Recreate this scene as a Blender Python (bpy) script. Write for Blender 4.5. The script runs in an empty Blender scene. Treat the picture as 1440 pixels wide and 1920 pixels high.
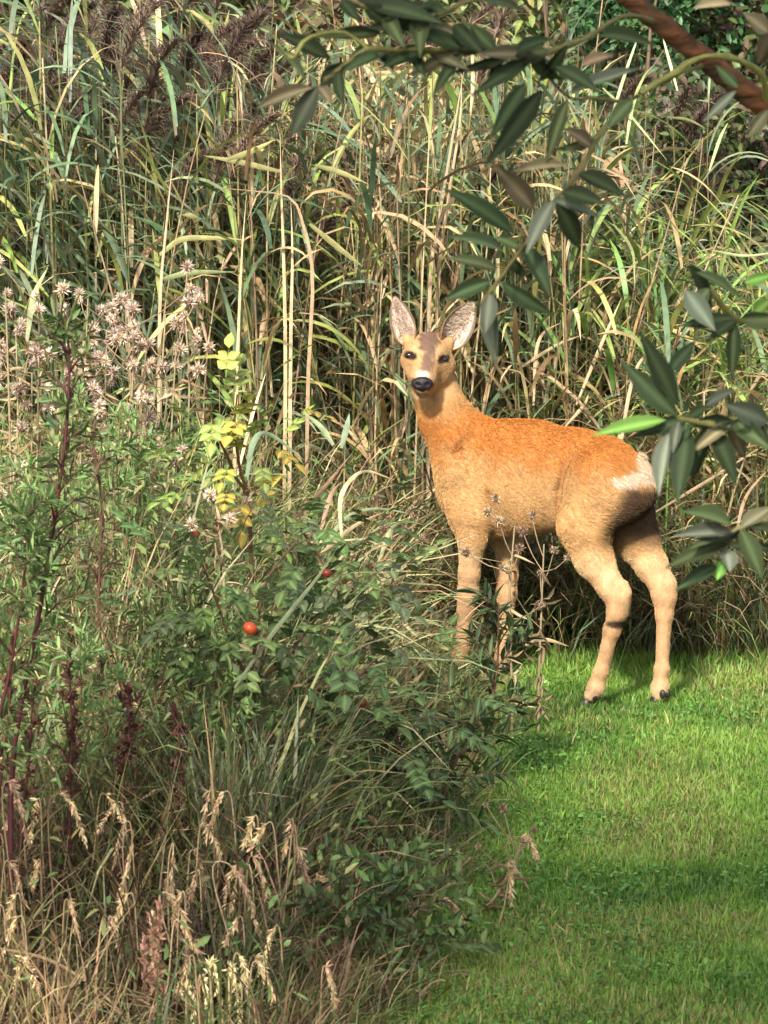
import bpy, math, random, os
import numpy as np
from mathutils import Vector, Matrix
R = math.radians
rng = np.random.default_rng(7)
random.seed(7)
SC = bpy.context.scene
COL = SC.collection

# ------------------------------------------------------------------ camera, sky, sun, exposure
CAMH, PITCH, FPX = 2.4, R(8.99), 8909.0          # eye height, downward tilt, focal length in photo pixels (1440x1920)
cam_d = bpy.data.cameras.new('camera'); cam = bpy.data.objects.new('camera', cam_d); COL.objects.link(cam)
cam.location = (0, 0, CAMH); cam.rotation_euler = (R(90) - PITCH, 0, 0)
cam_d.sensor_fit = 'VERTICAL'; cam_d.sensor_height = 24.0; cam_d.lens = 12.0 / (960.0 / FPX)
cam_d.clip_start = 0.1; cam_d.clip_end = 600
cam_d.dof.use_dof = True; cam_d.dof.focus_distance = 12.2; cam_d.dof.aperture_fstop = 14
SC.camera = cam
SUN_EL, SUN_AZ = R(40), R(197)                   # azimuth clockwise from +Y: behind the camera, to its left
w = bpy.data.worlds.new('World'); SC.world = w; w.use_nodes = True
nt = w.node_tree; nt.nodes.clear()
sky = nt.nodes.new('ShaderNodeTexSky'); sky.sky_type = 'NISHITA'; sky.sun_disc = False
sky.sun_elevation = SUN_EL; sky.sun_rotation = SUN_AZ; sky.dust_density = 4.0; sky.air_density = 1.0; sky.ozone_density = 0.6
bg = nt.nodes.new('ShaderNodeBackground'); bg.inputs[1].default_value = 0.085
wo = nt.nodes.new('ShaderNodeOutputWorld')
hz = nt.nodes.new('ShaderNodeHueSaturation'); hz.inputs['Saturation'].default_value = .45      # hazy, whitish sky
nt.links.new(sky.outputs[0], hz.inputs['Color']); nt.links.new(hz.outputs[0], bg.inputs[0]); nt.links.new(bg.outputs[0], wo.inputs[0])
sd = bpy.data.lights.new('sun', 'SUN'); so = bpy.data.objects.new('sun', sd); COL.objects.link(so)
sd.energy = 2.8; sd.angle = R(5); sd.color = (1.0, 0.93, 0.80)
sundir = Vector((math.sin(SUN_AZ) * math.cos(SUN_EL), math.cos(SUN_AZ) * math.cos(SUN_EL), math.sin(SUN_EL)))
so.rotation_euler = sundir.to_track_quat('Z', 'Y').to_euler(); so.location = sundir * 30
vs = SC.view_settings
vs.view_transform = 'Standard'; vs.look = 'None'; vs.gamma = 1.0; vs.use_curve_mapping = False; vs.exposure = 1.75
SC.render.engine = 'CYCLES'
SC.cycles.use_denoising = True
SC.cycles.max_bounces = 6; SC.cycles.diffuse_bounces = 3; SC.cycles.transmission_bounces = 4; SC.cycles.transparent_max_bounces = 4

# ------------------------------------------------------------------ pixels to places
CF = np.array([0, math.cos(PITCH), -math.sin(PITCH)]); CU = np.array([0, math.sin(PITCH), math.cos(PITCH)])
C0 = np.array([0, 0, CAMH])
def ray(px, py):
    return CF * FPX + np.array([1., 0, 0]) * (px - 720) + CU * (960 - py)
def at(px, py, Y):
    d = ray(px, py); return C0 + d * (Y / d[1])
def gnd(px, py, z=0.0):
    d = ray(px, py); return C0 + d * ((z - CAMH) / d[2])
def wx(px, Y):                                   # world x of a photo column at distance Y (near the ground)
    return (px - 720) / FPX * Y * 1.012

# ------------------------------------------------------------------ helpers
def tag(o, label=None, cat=None, group=None, kind=None):
    if label: o['label'] = label
    if cat: o['category'] = cat
    if group: o['group'] = group
    if kind: o['kind'] = kind
    return o
def empty(name, loc=(0, 0, 0), rz=0.0, sc=1.0):
    o = bpy.data.objects.new(name, None); COL.objects.link(o)
    o.location = loc; o.rotation_euler = (0, 0, rz); o.scale = (sc, sc, sc); o.empty_display_size = 0.05
    return o
def mesh_np(name, V, quads=None, tris=None, cols=None, mat=None, smooth=True):
    V = np.asarray(V, dtype=np.float32).reshape(-1, 3)
    me = bpy.data.meshes.new(name)
    me.vertices.add(len(V)); me.vertices.foreach_set('co', V.ravel())
    q = np.zeros((0, 4), np.int32) if quads is None or len(quads) == 0 else np.asarray(quads, np.int32).reshape(-1, 4)
    t = np.zeros((0, 3), np.int32) if tris is None or len(tris) == 0 else np.asarray(tris, np.int32).reshape(-1, 3)
    idx = np.concatenate([q.ravel(), t.ravel()]); nq, n3 = len(q), len(t)
    me.loops.add(len(idx)); me.loops.foreach_set('vertex_index', idx)
    me.polygons.add(nq + n3)
    ls = np.concatenate([np.arange(nq) * 4, nq * 4 + np.arange(n3) * 3]).astype(np.int32)
    me.polygons.foreach_set('loop_start', ls)
    me.polygons.foreach_set('use_smooth', np.full(nq + n3, smooth, dtype=bool))
    me.update(calc_edges=True)
    if cols is not None:
        a = me.color_attributes.new('Col', 'FLOAT_COLOR', 'POINT')
        c = np.ones((len(V), 4), np.float32); c[:, :3] = np.asarray(cols, np.float32).reshape(-1, 3)
        a.data.foreach_set('color', c.ravel())
    if mat: me.materials.append(mat)
    return me
def link(name, me, parent=None, loc=None):
    o = bpy.data.objects.new(name, me); COL.objects.link(o)
    if parent is not None: o.parent = parent
    if loc is not None: o.location = loc
    return o
class MB:                                        # collects pieces of one mesh
    def __init__(s): s.V = []; s.Q = []; s.T = []; s.C = []; s.n = 0
    def add(s, V, Q=None, T=None, C=(1, 1, 1)):
        V = np.asarray(V, float).reshape(-1, 3); C = np.asarray(C, float)
        if C.ndim == 1: C = np.repeat(C[None, :], len(V), 0)
        s.V.append(V); s.C.append(C.reshape(-1, 3))
        if Q is not None and len(Q): s.Q.append(np.asarray(Q).reshape(-1, 4) + s.n)
        if T is not None and len(T): s.T.append(np.asarray(T).reshape(-1, 3) + s.n)
        s.n += len(V); return s
    def mesh(s, name, mat):
        return mesh_np(name, np.concatenate(s.V), np.concatenate(s.Q) if s.Q else None, np.concatenate(s.T) if s.T else None, np.concatenate(s.C), mat)
    def build(s, name, mat, parent=None): return link(name, s.mesh(name, mat), parent)
def U(a, b, n=None): return rng.uniform(a, b, n)
def norm(v): return v / (np.linalg.norm(v, axis=-1, keepdims=True) + 1e-9)
def catmull(pts, n):
    P = np.asarray(pts, float); P = np.vstack([2 * P[0] - P[1], P, 2 * P[-1] - P[-2]]); m = len(P) - 3
    out = []
    for t in np.linspace(0, m - 1e-6, n):
        i = int(t); f = t - i; a, b, c, d = P[i:i + 4]
        out.append(.5 * (2 * b + (c - a) * f + (2 * a - 5 * b + 4 * c - d) * f * f + (3 * b - a - 3 * c + d) * f ** 3))
    return np.array(out)
def tube(pts, rad, sides=6):
    P = np.asarray(pts, float); n = len(P); rad = np.broadcast_to(np.asarray(rad, float), (n,))
    T = norm(np.gradient(P, axis=0)); ref = np.array([0.13, 1, 0.07]) if abs(T[:, 1]).mean() < .8 else np.array([1., 0, 0.1])
    A = norm(np.cross(T, ref)); B = np.cross(T, A)
    an = np.linspace(0, 2 * np.pi, sides, endpoint=False)
    V = P[:, None] + rad[:, None, None] * (np.cos(an)[None, :, None] * A[:, None] + np.sin(an)[None, :, None] * B[:, None])
    i = np.arange(n - 1)[:, None] * sides; j = np.arange(sides)[None]; k = (j + 1) % sides
    Q = np.stack([i + j, i + k, i + sides + k, i + sides + j], -1).reshape(-1, 4)
    return V.reshape(-1, 3), Q
def blades(P, az, L, W, t0, droop, nseg=3, c0=(.1, .1, .1), c1=None, prof='grass', twist=None, pw=1.4):
    """many curved grass blades: base, heading, length, width, lean from upright, extra bend to the tip"""
    P = np.asarray(P, float); N = len(P); s = np.linspace(0, 1, nseg + 1)
    az, L, W, t0, droop = [np.broadcast_to(np.asarray(a, float), (N,)) for a in (az, L, W, t0, droop)]
    th = np.minimum(t0[:, None] + droop[:, None] * s[None] ** pw, R(172))
    D = np.stack([np.sin(th) * np.cos(az)[:, None], np.sin(th) * np.sin(az)[:, None], np.cos(th)], -1)
    seg = (D[:, :-1] + D[:, 1:]) * .5 * (L / nseg)[:, None, None]
    X = np.concatenate([P[:, None], P[:, None] + np.cumsum(seg, 1)], 1)
    S = np.stack([-np.sin(az), np.cos(az), 0 * az], -1)[:, None]
    tw = U(-.7, .7, N) if twist is None else np.broadcast_to(np.asarray(twist, float), (N,))
    tw = tw[:, None] * (0.4 + s[None])
    Nn = np.cross(D, np.broadcast_to(S, D.shape))
    Wv = np.cos(tw)[..., None] * S + np.sin(tw)[..., None] * Nn
    p = {'grass': (1 - s) ** .55 * (.65 + .35 * np.minimum(1, s * 4)), 'lance': np.maximum(s, .03) ** .4 * (1 - s) ** .75 * 1.9,
         'stem': 1 - .55 * s}[prof]
    p = np.maximum(p, .04)
    off = Wv * (W[:, None] * .5 * p[None])[..., None]
    V = np.stack([X - off, X + off], 2).reshape(-1, 3)
    m = 2 * (nseg + 1); b = np.arange(N)[:, None] * m; k = np.arange(nseg)[None] * 2
    Q = np.stack([b + k, b + k + 1, b + k + 3, b + k + 2], -1).reshape(-1, 4)
    c0 = np.broadcast_to(np.asarray(c0, float), (N, 3)); c1 = c0 if c1 is None else np.broadcast_to(np.asarray(c1, float), (N, 3))
    Cc = c0[:, None] * (1 - s)[None, :, None] + c1[:, None] * s[None, :, None]
    return V, Q, np.repeat(Cc[:, :, None], 2, 2).reshape(-1, 3)
def leaves(P, D, Nrm, L, W, c, fold=.25, curl=.15):
    """many small folded leaves, 8 corners each"""
    P = np.asarray(P, float); N = len(P); D = norm(np.asarray(D, float)); S = norm(np.cross(D, Nrm)); Z = np.cross(S, D)
    L = np.broadcast_to(np.asarray(L, float), (N,))[:, None]; W = np.broadcast_to(np.asarray(W, float), (N,))[:, None]
    def pt(a, b, h): return P + D * L * a + S * W * b + Z * L * h
    V = np.stack([pt(0, 0, 0), pt(.3, -.42, fold * .25), pt(.66, -.36, fold * .2 - curl * .4), pt(.3, .42, fold * .25), pt(.66, .36, fold * .2 - curl * .4),
                  pt(.3, 0, 0), pt(.66, 0, -curl * .5), pt(1, 0, -curl)], 1).reshape(-1, 3)
    b = np.arange(N)[:, None] * 8
    Q = np.concatenate([b + np.array([[5, 6, 2, 1]]), b + np.array([[6, 5, 3, 4]])])
    T = np.concatenate([b + np.array([[0, 5, 1]]), b + np.array([[0, 3, 5]]), b + np.array([[6, 7, 2]]), b + np.array([[7, 6, 4]])])
    c = np.broadcast_to(np.asarray(c, float), (N, 3)); Cc = np.repeat(c[:, None], 8, 1).copy(); Cc[:, 5:7] *= 1.12
    return V, Q, T, Cc.reshape(-1, 3)
def pal(cs, n, jit=.16):                         # n colours drawn from a palette
    cs = np.asarray(cs, float); c = cs[rng.integers(0, len(cs), n)]
    return np.clip(c * (1 + rng.normal(0, jit, (n, 1))) * (1 + rng.normal(0, .06, (n, 3))), .004, .9)
def vnoise(x, y, f, seed=0):                     # smooth value noise for placing plants and patches
    r = np.random.default_rng(seed).uniform(0, 1, (64, 64)); x = np.asarray(x) * f + 17.3; y = np.asarray(y) * f + 5.1
    i = np.floor(x).astype(int); j = np.floor(y).astype(int); a = x - i; b = y - j; a = a * a * (3 - 2 * a); b = b * b * (3 - 2 * b)
    g = lambda p, q: r[p % 64, q % 64]
    return (g(i, j) * (1 - a) + g(i + 1, j) * a) * (1 - b) + (g(i, j + 1) * (1 - a) + g(i + 1, j + 1) * a) * b

# ------------------------------------------------------------------ materials
def newmat(name):
    m = bpy.data.materials.new(name); m.use_nodes = True; m.node_tree.nodes.clear(); return m, m.node_tree
def plantmat(name, rough=.55, transl=.3, spec=.3, scale=60., amp=.35, objvar=.25):
    m, t = newmat(name); n = t.nodes; l = t.links
    at_ = n.new('ShaderNodeAttribute'); at_.attribute_name = 'Col'
    tc = n.new('ShaderNodeTexCoord'); ns = n.new('ShaderNodeTexNoise'); ns.inputs['Scale'].default_value = scale; ns.inputs['Detail'].default_value = 3
    l.new(tc.outputs['Object'], ns.inputs['Vector'])
    mr = n.new('ShaderNodeMapRange'); mr.inputs['To Min'].default_value = 1 - amp; mr.inputs['To Max'].default_value = 1 + amp
    mr.inputs['From Min'].default_value = .25; mr.inputs['From Max'].default_value = .75
    l.new(ns.outputs['Fac'], mr.inputs['Value'])
    oi = n.new('ShaderNodeObjectInfo'); mo = n.new('ShaderNodeMapRange'); mo.inputs['To Min'].default_value = 1 - objvar; mo.inputs['To Max'].default_value = 1 + objvar
    l.new(oi.outputs['Random'], mo.inputs['Value'])
    mm = n.new('ShaderNodeMath'); mm.operation = 'MULTIPLY'; l.new(mr.outputs[0], mm.inputs[0]); l.new(mo.outputs[0], mm.inputs[1])
    hs = n.new('ShaderNodeHueSaturation'); l.new(at_.outputs['Color'], hs.inputs['Color']); l.new(mm.outputs[0], hs.inputs['Value'])
    mh = n.new('ShaderNodeMapRange'); mh.inputs['To Min'].default_value = .485; mh.inputs['To Max'].default_value = .515
    l.new(oi.outputs['Random'], mh.inputs['Value']); l.new(mh.outputs[0], hs.inputs['Hue'])
    pb = n.new('ShaderNodeBsdfPrincipled'); pb.inputs['Roughness'].default_value = rough; pb.inputs['Specular IOR Level'].default_value = spec
    l.new(hs.outputs[0], pb.inputs['Base Color'])
    o = n.new('ShaderNodeOutputMaterial')
    if transl > 0:
        tr = n.new('ShaderNodeBsdfTranslucent'); l.new(hs.outputs[0], tr.inputs['Color'])
        mx = n.new('ShaderNodeMixShader'); mx.inputs[0].default_value = transl
        l.new(pb.outputs[0], mx.inputs[1]); l.new(tr.outputs[0], mx.inputs[2]); l.new(mx.outputs[0], o.inputs[0])
    else: l.new(pb.outputs[0], o.inputs[0])
    bp = n.new('ShaderNodeBump'); bp.inputs['Strength'].default_value = .25; bp.inputs['Distance'].default_value = .004
    l.new(ns.outputs['Fac'], bp.inputs['Height']); l.new(bp.outputs[0], pb.inputs['Normal'])
    return m
def plainmat(name, c0, c1, scale=40, rough=.6, spec=.3, bump=.3, detail=5, dist=.004, stretch=(1, 1, 1)):
    m, t = newmat(name); n = t.nodes; l = t.links
    tc = n.new('ShaderNodeTexCoord'); mp = n.new('ShaderNodeMapping'); mp.inputs['Scale'].default_value = stretch
    ns = n.new('ShaderNodeTexNoise'); ns.inputs['Scale'].default_value = scale; ns.inputs['Detail'].default_value = detail
    l.new(tc.outputs['Object'], mp.inputs[0]); l.new(mp.outputs[0], ns.inputs['Vector'])
    cr = n.new('ShaderNodeValToRGB'); cr.color_ramp.elements[0].position = .3; cr.color_ramp.elements[1].position = .7
    cr.color_ramp.elements[0].color = (*c0, 1); cr.color_ramp.elements[1].color = (*c1, 1); l.new(ns.outputs['Fac'], cr.inputs[0])
    pb = n.new('ShaderNodeBsdfPrincipled'); pb.inputs['Roughness'].default_value = rough; pb.inputs['Specular IOR Level'].default_value = spec
    l.new(cr.outputs[0], pb.inputs['Base Color'])
    bp = n.new('ShaderNodeBump'); bp.inputs['Strength'].default_value = bump; bp.inputs['Distance'].default_value = dist
    l.new(ns.outputs['Fac'], bp.inputs['Height']); l.new(bp.outputs[0], pb.inputs['Normal'])
    o = n.new('ShaderNodeOutputMaterial'); l.new(pb.outputs[0], o.inputs[0])
    return m
M_GRASS = plantmat('grass_blade', .5, .35, .35, 30, .2, .12)
M_REED = plantmat('reed_leaf', .5, .3, .4, 25, .3, .28)
M_DRY = plantmat('dry_straw', .6, .2, .3, 30, .3, .28)
M_LEAF = plantmat('green_leaf', .5, .3, .4, 60, .3, .25)
M_WILLOW = plantmat('willow_leaf', .6, .12, .12, 90, .3, .3)
M_FLUFF = plantmat('seed_fluff', .8, .35, .1, 80, .25, .2)
M_STEM = plantmat('plant_stem', .6, 0, .3, 40, .3, .2)
M_COAT = plantmat('deer_coat', .7, 0, .15, 55, .12, 0)
M_HAIR = plantmat('deer_hair', .65, 0, .2, 40, .1, 0)
M_BARK = plainmat('willow_bark', (.035, .030, .020), (.21, .085, .040), 38, .9, .1, 1.0, 12, .02, (.35, 1, 1.2))
M_SOIL = plainmat('soil_and_litter', (.022, .016, .010), (.075, .052, .03), 9, .9, .1, .8, 8, .03)
M_TURF = plainmat('turf', (.035, .05, .012), (.085, .085, .025), 14, .9, .1, .6, 8, .01)
M_EYE = plainmat('eye', (.006, .004, .003), (.012, .007, .005), 40, .08, .6, 0)
M_NOSE = plainmat('nose_leather', (.005, .004, .005), (.012, .010, .012), 250, .5, .25, .4)
M_HOOF = plainmat('hoof_horn', (.012, .010, .009), (.035, .028, .022), 90, .45, .4, .2)
M_HIP2 = plainmat('dark_rose_hip_skin', (.11, .018, .010), (.20, .035, .014), 60, .4, .3, .1)
M_HIP = plainmat('rose_hip_skin', (.32, .030, .010), (.40, .070, .014), 60, .35, .4, .1)

# ------------------------------------------------------------------ the ground
def lawn_edge(Y):                                # x where the rough growth ends and the lawn begins
    return np.interp(Y, [7.6, 9.2, 10.0, 10.7, 11.4, 12.0, 12.6, 13.2], [-.14, .01, .11, .14, .14, .22, .27, .28]) + .03 * np.sin(np.asarray(Y) * 7.1) + .015 * np.sin(np.asarray(Y) * 17)
def lawn_back(x):                                # y where the lawn meets the reeds
    return 12.52 + .04 * np.sin(np.asarray(x) * 5.3) + .05 * (np.asarray(x) - .5)
def ground():
    n = 90
    xs = np.concatenate([[-300, -60, -15], np.linspace(-6, 6, n), [15, 60, 300]]); ys = np.concatenate([[-300, -40, -5], np.linspace(2, 22, n), [40, 120, 400]])
    X, Y = np.meshgrid(xs, ys, indexing='ij')
    Z = np.clip((Y - 14.8) / 5, 0, 1); Z = 1.9 * Z * Z * (3 - 2 * Z)                  # the bank behind the reeds
    inside = (X > lawn_edge(Y) - .1) & (Y < 12.7)
    Z = Z + np.where(inside, -.01, .05 * (vnoise(X, Y, 2.2, 3) - .5) * ((np.abs(X) < 6) & (Y > 2) & (Y < 22)) - .005)
    V = np.stack([X, Y, Z], -1).reshape(-1, 3); a, b = len(xs), len(ys)
    i = np.arange(a - 1)[:, None] * b + np.arange(b - 1)[None]
    Q = np.stack([i, i + b, i + b + 1, i + 1], -1).reshape(-1, 4)
    tag(link('ground', mesh_np('ground', V, Q, mat=M_SOIL)), 'dark brown soil and leaf litter under the wild plants', kind='structure')
    Ys = np.linspace(-20, 12.62, 120); ts = np.linspace(0, 1, 40); V = []
    for y in Ys:
        e = float(lawn_edge(max(y, 7.6))) if y > 7.6 else -.02 - (7.6 - y) * .25
        for t in ts: V.append((e + (14 - e) * t ** 2, y, .004))
    V = np.array(V); V[:, 2] += .008 * (vnoise(V[:, 0], V[:, 1], 3, 9) - .3)
    i = np.arange(119)[:, None] * 40 + np.arange(39)[None]
    Q = np.stack([i, i + 1, i + 41, i + 40], -1).reshape(-1, 4)
    tag(link('lawn', mesh_np('lawn', V, Q, mat=M_TURF)), 'mown green lawn the deer stands on', kind='structure')
ground()

def lawn_grass():
    def scatter(n, x0, x1, y0, y1):
        x = U(x0, x1, n); y = U(y0, y1, n); k = (x > lawn_edge(y) - .05 + .06 * rng.random(n)) & (y < lawn_back(x) + .12)
        return x[k], y[k]
    mb = MB()
    for n, box, Ls in ((270000, (-.1, 1.35, 8.3, 12.65), 1.0), (190000, (-.3, 3.4, 6.0, 12.7), 1.15), (60000, (-1.6, 7, 1, 12.6), 1.7)):
        x, y = scatter(n, *box)
        fd = np.clip((box[1] - x) / ((box[1] - box[0]) * .25), 0, 1) * np.clip((y - box[2]) / .6, 0, 1); k = rng.random(len(x)) < fd; x, y = x[k], y[k]; N = len(x)
        p1 = vnoise(x, y, 2.1, 11); p2 = vnoise(x, y, 5.3, 12); p3 = vnoise(x, y, 14, 13); pp = .5 * p1 + .3 * p2 + .2 * p3
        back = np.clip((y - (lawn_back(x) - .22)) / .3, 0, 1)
        lush = np.array([.120, .240, .034]); lime = np.array([.205, .325, .055]); straw = np.array([.30, .25, .10]); deep = np.array([.070, .145, .026])
        c = lush + (lime - lush) * np.clip((pp - .42) * 4, 0, 1)[:, None]
        c = c + (deep - c) * (np.clip((.46 - pp) * 5, 0, .9))[:, None]
        dry = rng.random(N) < .03 + .30 * np.clip((vnoise(x, y, 2.7, 21) - .55) * 4, 0, 1) + .20 * np.exp(-((y - 11.75) / .22) ** 2) * np.exp(-((x - .4) / .3) ** 2)
        c[dry] = straw * U(.7, 1.25, (dry.sum(), 1))
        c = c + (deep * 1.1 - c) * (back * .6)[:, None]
        c = c * (1 + rng.normal(0, .2, (N, 1)))
        L = (U(.014, .034, N) * (1 + .5 * (p2 - .5)) + back * U(0, .06, N)) * Ls; W = U(.0022, .0042, N) * Ls
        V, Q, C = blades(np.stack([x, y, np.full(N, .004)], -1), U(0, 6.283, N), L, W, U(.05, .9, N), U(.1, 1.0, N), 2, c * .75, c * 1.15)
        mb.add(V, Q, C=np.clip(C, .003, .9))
    # clover and other small round weeds in the turf
    x, y = scatter(16000, 0, 1.2, 8.5, 12.5); k = rng.random(len(x)) < np.clip((vnoise(x, y, 4, 31) - .42) * 4, .05, 1); x, y = x[k], y[k]; N = len(x)
    D = np.stack([rng.normal(0, 1, N), rng.normal(0, 1, N), U(-.1, .5, N)], -1); Nr = np.stack([rng.normal(0, .3, N), rng.normal(0, .3, N), np.ones(N)], -1)
    V, Q, T, C = leaves(np.stack([x, y, U(.012, .03, N)], -1), D, Nr, U(.008, .016, N), U(.008, .014, N), pal([(.10, .24, .05), (.06, .17, .03), (.16, .28, .06)], N))
    mb.add(V, Q, T, C)
    tag(mb.build('lawn_grass', M_GRASS), 'short bright green mown grass of the lawn', 'grass', kind='stuff')
if not os.environ.get('NOVEG'): lawn_grass()

# ------------------------------------------------------------------ the roe deer
YAW = R(40)
DF = np.array([-math.cos(YAW), math.sin(YAW), 0]); DL = np.array([-math.sin(YAW), -math.cos(YAW), 0]); DU = np.array([0, 0, 1.])
DO = at(1030, 890, 12.12); DO[2] = 0
def w2l(p): q = np.asarray(p) - DO; return np.array([q @ DF, q @ DL, q @ DU])
def l2w(p): p = np.asarray(p); return DO + p[..., 0:1] * DF + p[..., 1:2] * DL + p[..., 2:3] * DU
def dl(px, py, v=0.0):                           # photo point on the deer's plane v metres left of its midline
    d = ray(px, py); t = ((DO - C0) @ DL + v) / (d @ DL); return w2l(C0 + d * t)
def dy(px, py, Y): return w2l(at(px, py, Y))
VOX = .005
class SDF:
    def __init__(s, lo, hi):
        s.o = np.array(lo); s.n = np.ceil((np.array(hi) - s.o) / VOX).astype(int) + 1; s.S = np.full(s.n, .2, np.float32)
    def box(s, lo, hi):
        a = np.clip(np.floor((lo - s.o) / VOX).astype(int), 0, s.n); b = np.clip(np.ceil((hi - s.o) / VOX).astype(int) + 1, 0, s.n)
        g = [s.o[i] + np.arange(a[i], b[i]) * VOX for i in range(3)]
        return tuple(slice(a[i], b[i]) for i in range(3)), np.stack(np.meshgrid(*g, indexing='ij'), -1).astype(np.float32)
    def cap(s, a, b, ra, rb, k=.03, flat=1.0, axis=None, sub=False):
        a = np.asarray(a, float); b = np.asarray(b, float); r = max(ra, rb) + 3 * k + .01
        sl, P = s.box(np.minimum(a, b) - r, np.maximum(a, b) + r)
        if 0 in P.shape: return
        ab = b - a; t = np.clip(((P - a) @ ab) / (ab @ ab + 1e-9), 0, 1); q = P - (a + t[..., None] * ab)
        if flat != 1.0:
            ax = np.array([0, 1., 0]) if axis is None else axis
            q = q + (q @ ax)[..., None] * ax * (flat - 1)
        d = np.linalg.norm(q, axis=-1) - (ra + (rb - ra) * t)
        if flat > 1: d = d / (1 + .35 * (flat - 1))
        A = s.S[sl]
        if sub:
            h = np.clip(.5 - .5 * (A + d) / k, 0, 1); s.S[sl] = A + (-d - A) * h + k * h * (1 - h)
        else:
            h = np.clip(.5 + .5 * (A - d) / k, 0, 1); s.S[sl] = A + (d - A) * h - k * h * (1 - h)
    def mesh(s):
        S = s.S; neg = S < 0; nx, ny, nz = S.shape
        off = [(i, j, k) for i in (0, 1) for j in (0, 1) for k in (0, 1)]
        cnt = sum(neg[i:nx - 1 + i, j:ny - 1 + j, k:nz - 1 + k].astype(np.int8) for i, j, k in off)
        act = np.argwhere((cnt > 0) & (cnt < 8)); idx = np.full((nx - 1, ny - 1, nz - 1), -1, np.int64); idx[tuple(act.T)] = np.arange(len(act))
        vals = np.stack([S[act[:, 0] + i, act[:, 1] + j, act[:, 2] + k] for i, j, k in off], 1); O = np.array(off, float)
        acc = np.zeros((len(act), 3)); n = np.zeros(len(act))
        for p in range(8):
            for q in range(p + 1, 8):
                if abs(O[p] - O[q]).sum() != 1: continue
                m = (vals[:, p] < 0) != (vals[:, q] < 0); t = vals[m, p] / (vals[m, p] - vals[m, q])
                acc[m] += O[p] + t[:, None] * (O[q] - O[p]); n[m] += 1
        V = s.o + (act + acc / n[:, None]) * VOX; F = []
        for ax in range(3):
            e1 = np.zeros(3, int); e1[ax] = 1; b, c = (ax + 1) % 3, (ax + 2) % 3
            sl = [slice(0, d) for d in S.shape]; sl[ax] = slice(0, S.shape[ax] - 1); sm = [slice(0, d) for d in S.shape]; sm[ax] = slice(1, S.shape[ax])
            A = neg[tuple(sl)]; B = neg[tuple(sm)]; E = np.argwhere(A != B)
            E = E[(E[:, b] > 0) & (E[:, c] > 0) & (E[:, b] < S.shape[b] - 1) & (E[:, c] < S.shape[c] - 1)]
            def cell(db, dc): q = E.copy(); q[:, b] -= db; q[:, c] -= dc; return idx[tuple(q.T)]
            f = np.stack([cell(1, 1), cell(0, 1), cell(0, 0), cell(1, 0)], 1); fl = ~A[tuple(E.T)]; f[fl] = f[fl][:, ::-1]; F.append(f)
        return V, np.concatenate(F)
def smooth_mesh(V, Q, it):
    e = np.concatenate([Q[:, [0, 1]], Q[:, [1, 2]], Q[:, [2, 3]], Q[:, [3, 0]]]); e = np.concatenate([e, e[:, ::-1]])
    deg = np.bincount(e[:, 0], minlength=len(V))[:, None]
    for i in range(it):
        f = .5 if i % 2 == 0 else -.52
        A = np.stack([np.bincount(e[:, 0], V[e[:, 1], a], len(V)) for a in range(3)], 1) / np.maximum(deg, 1)
        V = V + f * (A - V)
    return V
def vnormals(V, Q):
    n = np.cross(V[Q[:, 2]] - V[Q[:, 0]], V[Q[:, 3]] - V[Q[:, 1]]); N = np.zeros_like(V)
    for i in range(4):
        for a in range(3): N[:, a] += np.bincount(Q[:, i], n[:, a], len(V))
    return norm(N)
def sst(a, b, x): t = np.clip((x - a) / (b - a), 0, 1); return t * t * (3 - 2 * t)
def ellipsoid(c, axes, nu=14, nv=10):
    """closed ball stretched to three axis vectors"""
    th = np.linspace(0, np.pi, nv); ph = np.linspace(0, 2 * np.pi, nu, endpoint=False)
    D = np.stack([np.sin(th)[:, None] * np.cos(ph), np.sin(th)[:, None] * np.sin(ph), np.repeat(np.cos(th)[:, None], nu, 1)], -1)
    V = np.asarray(c) + D @ np.asarray(axes); i = np.arange(nv - 1)[:, None] * nu; j = np.arange(nu)[None]; k = (j + 1) % nu
    return V.reshape(-1, 3), np.stack([i + j, i + nu + j, i + nu + k, i + k], -1).reshape(-1, 4)

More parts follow.
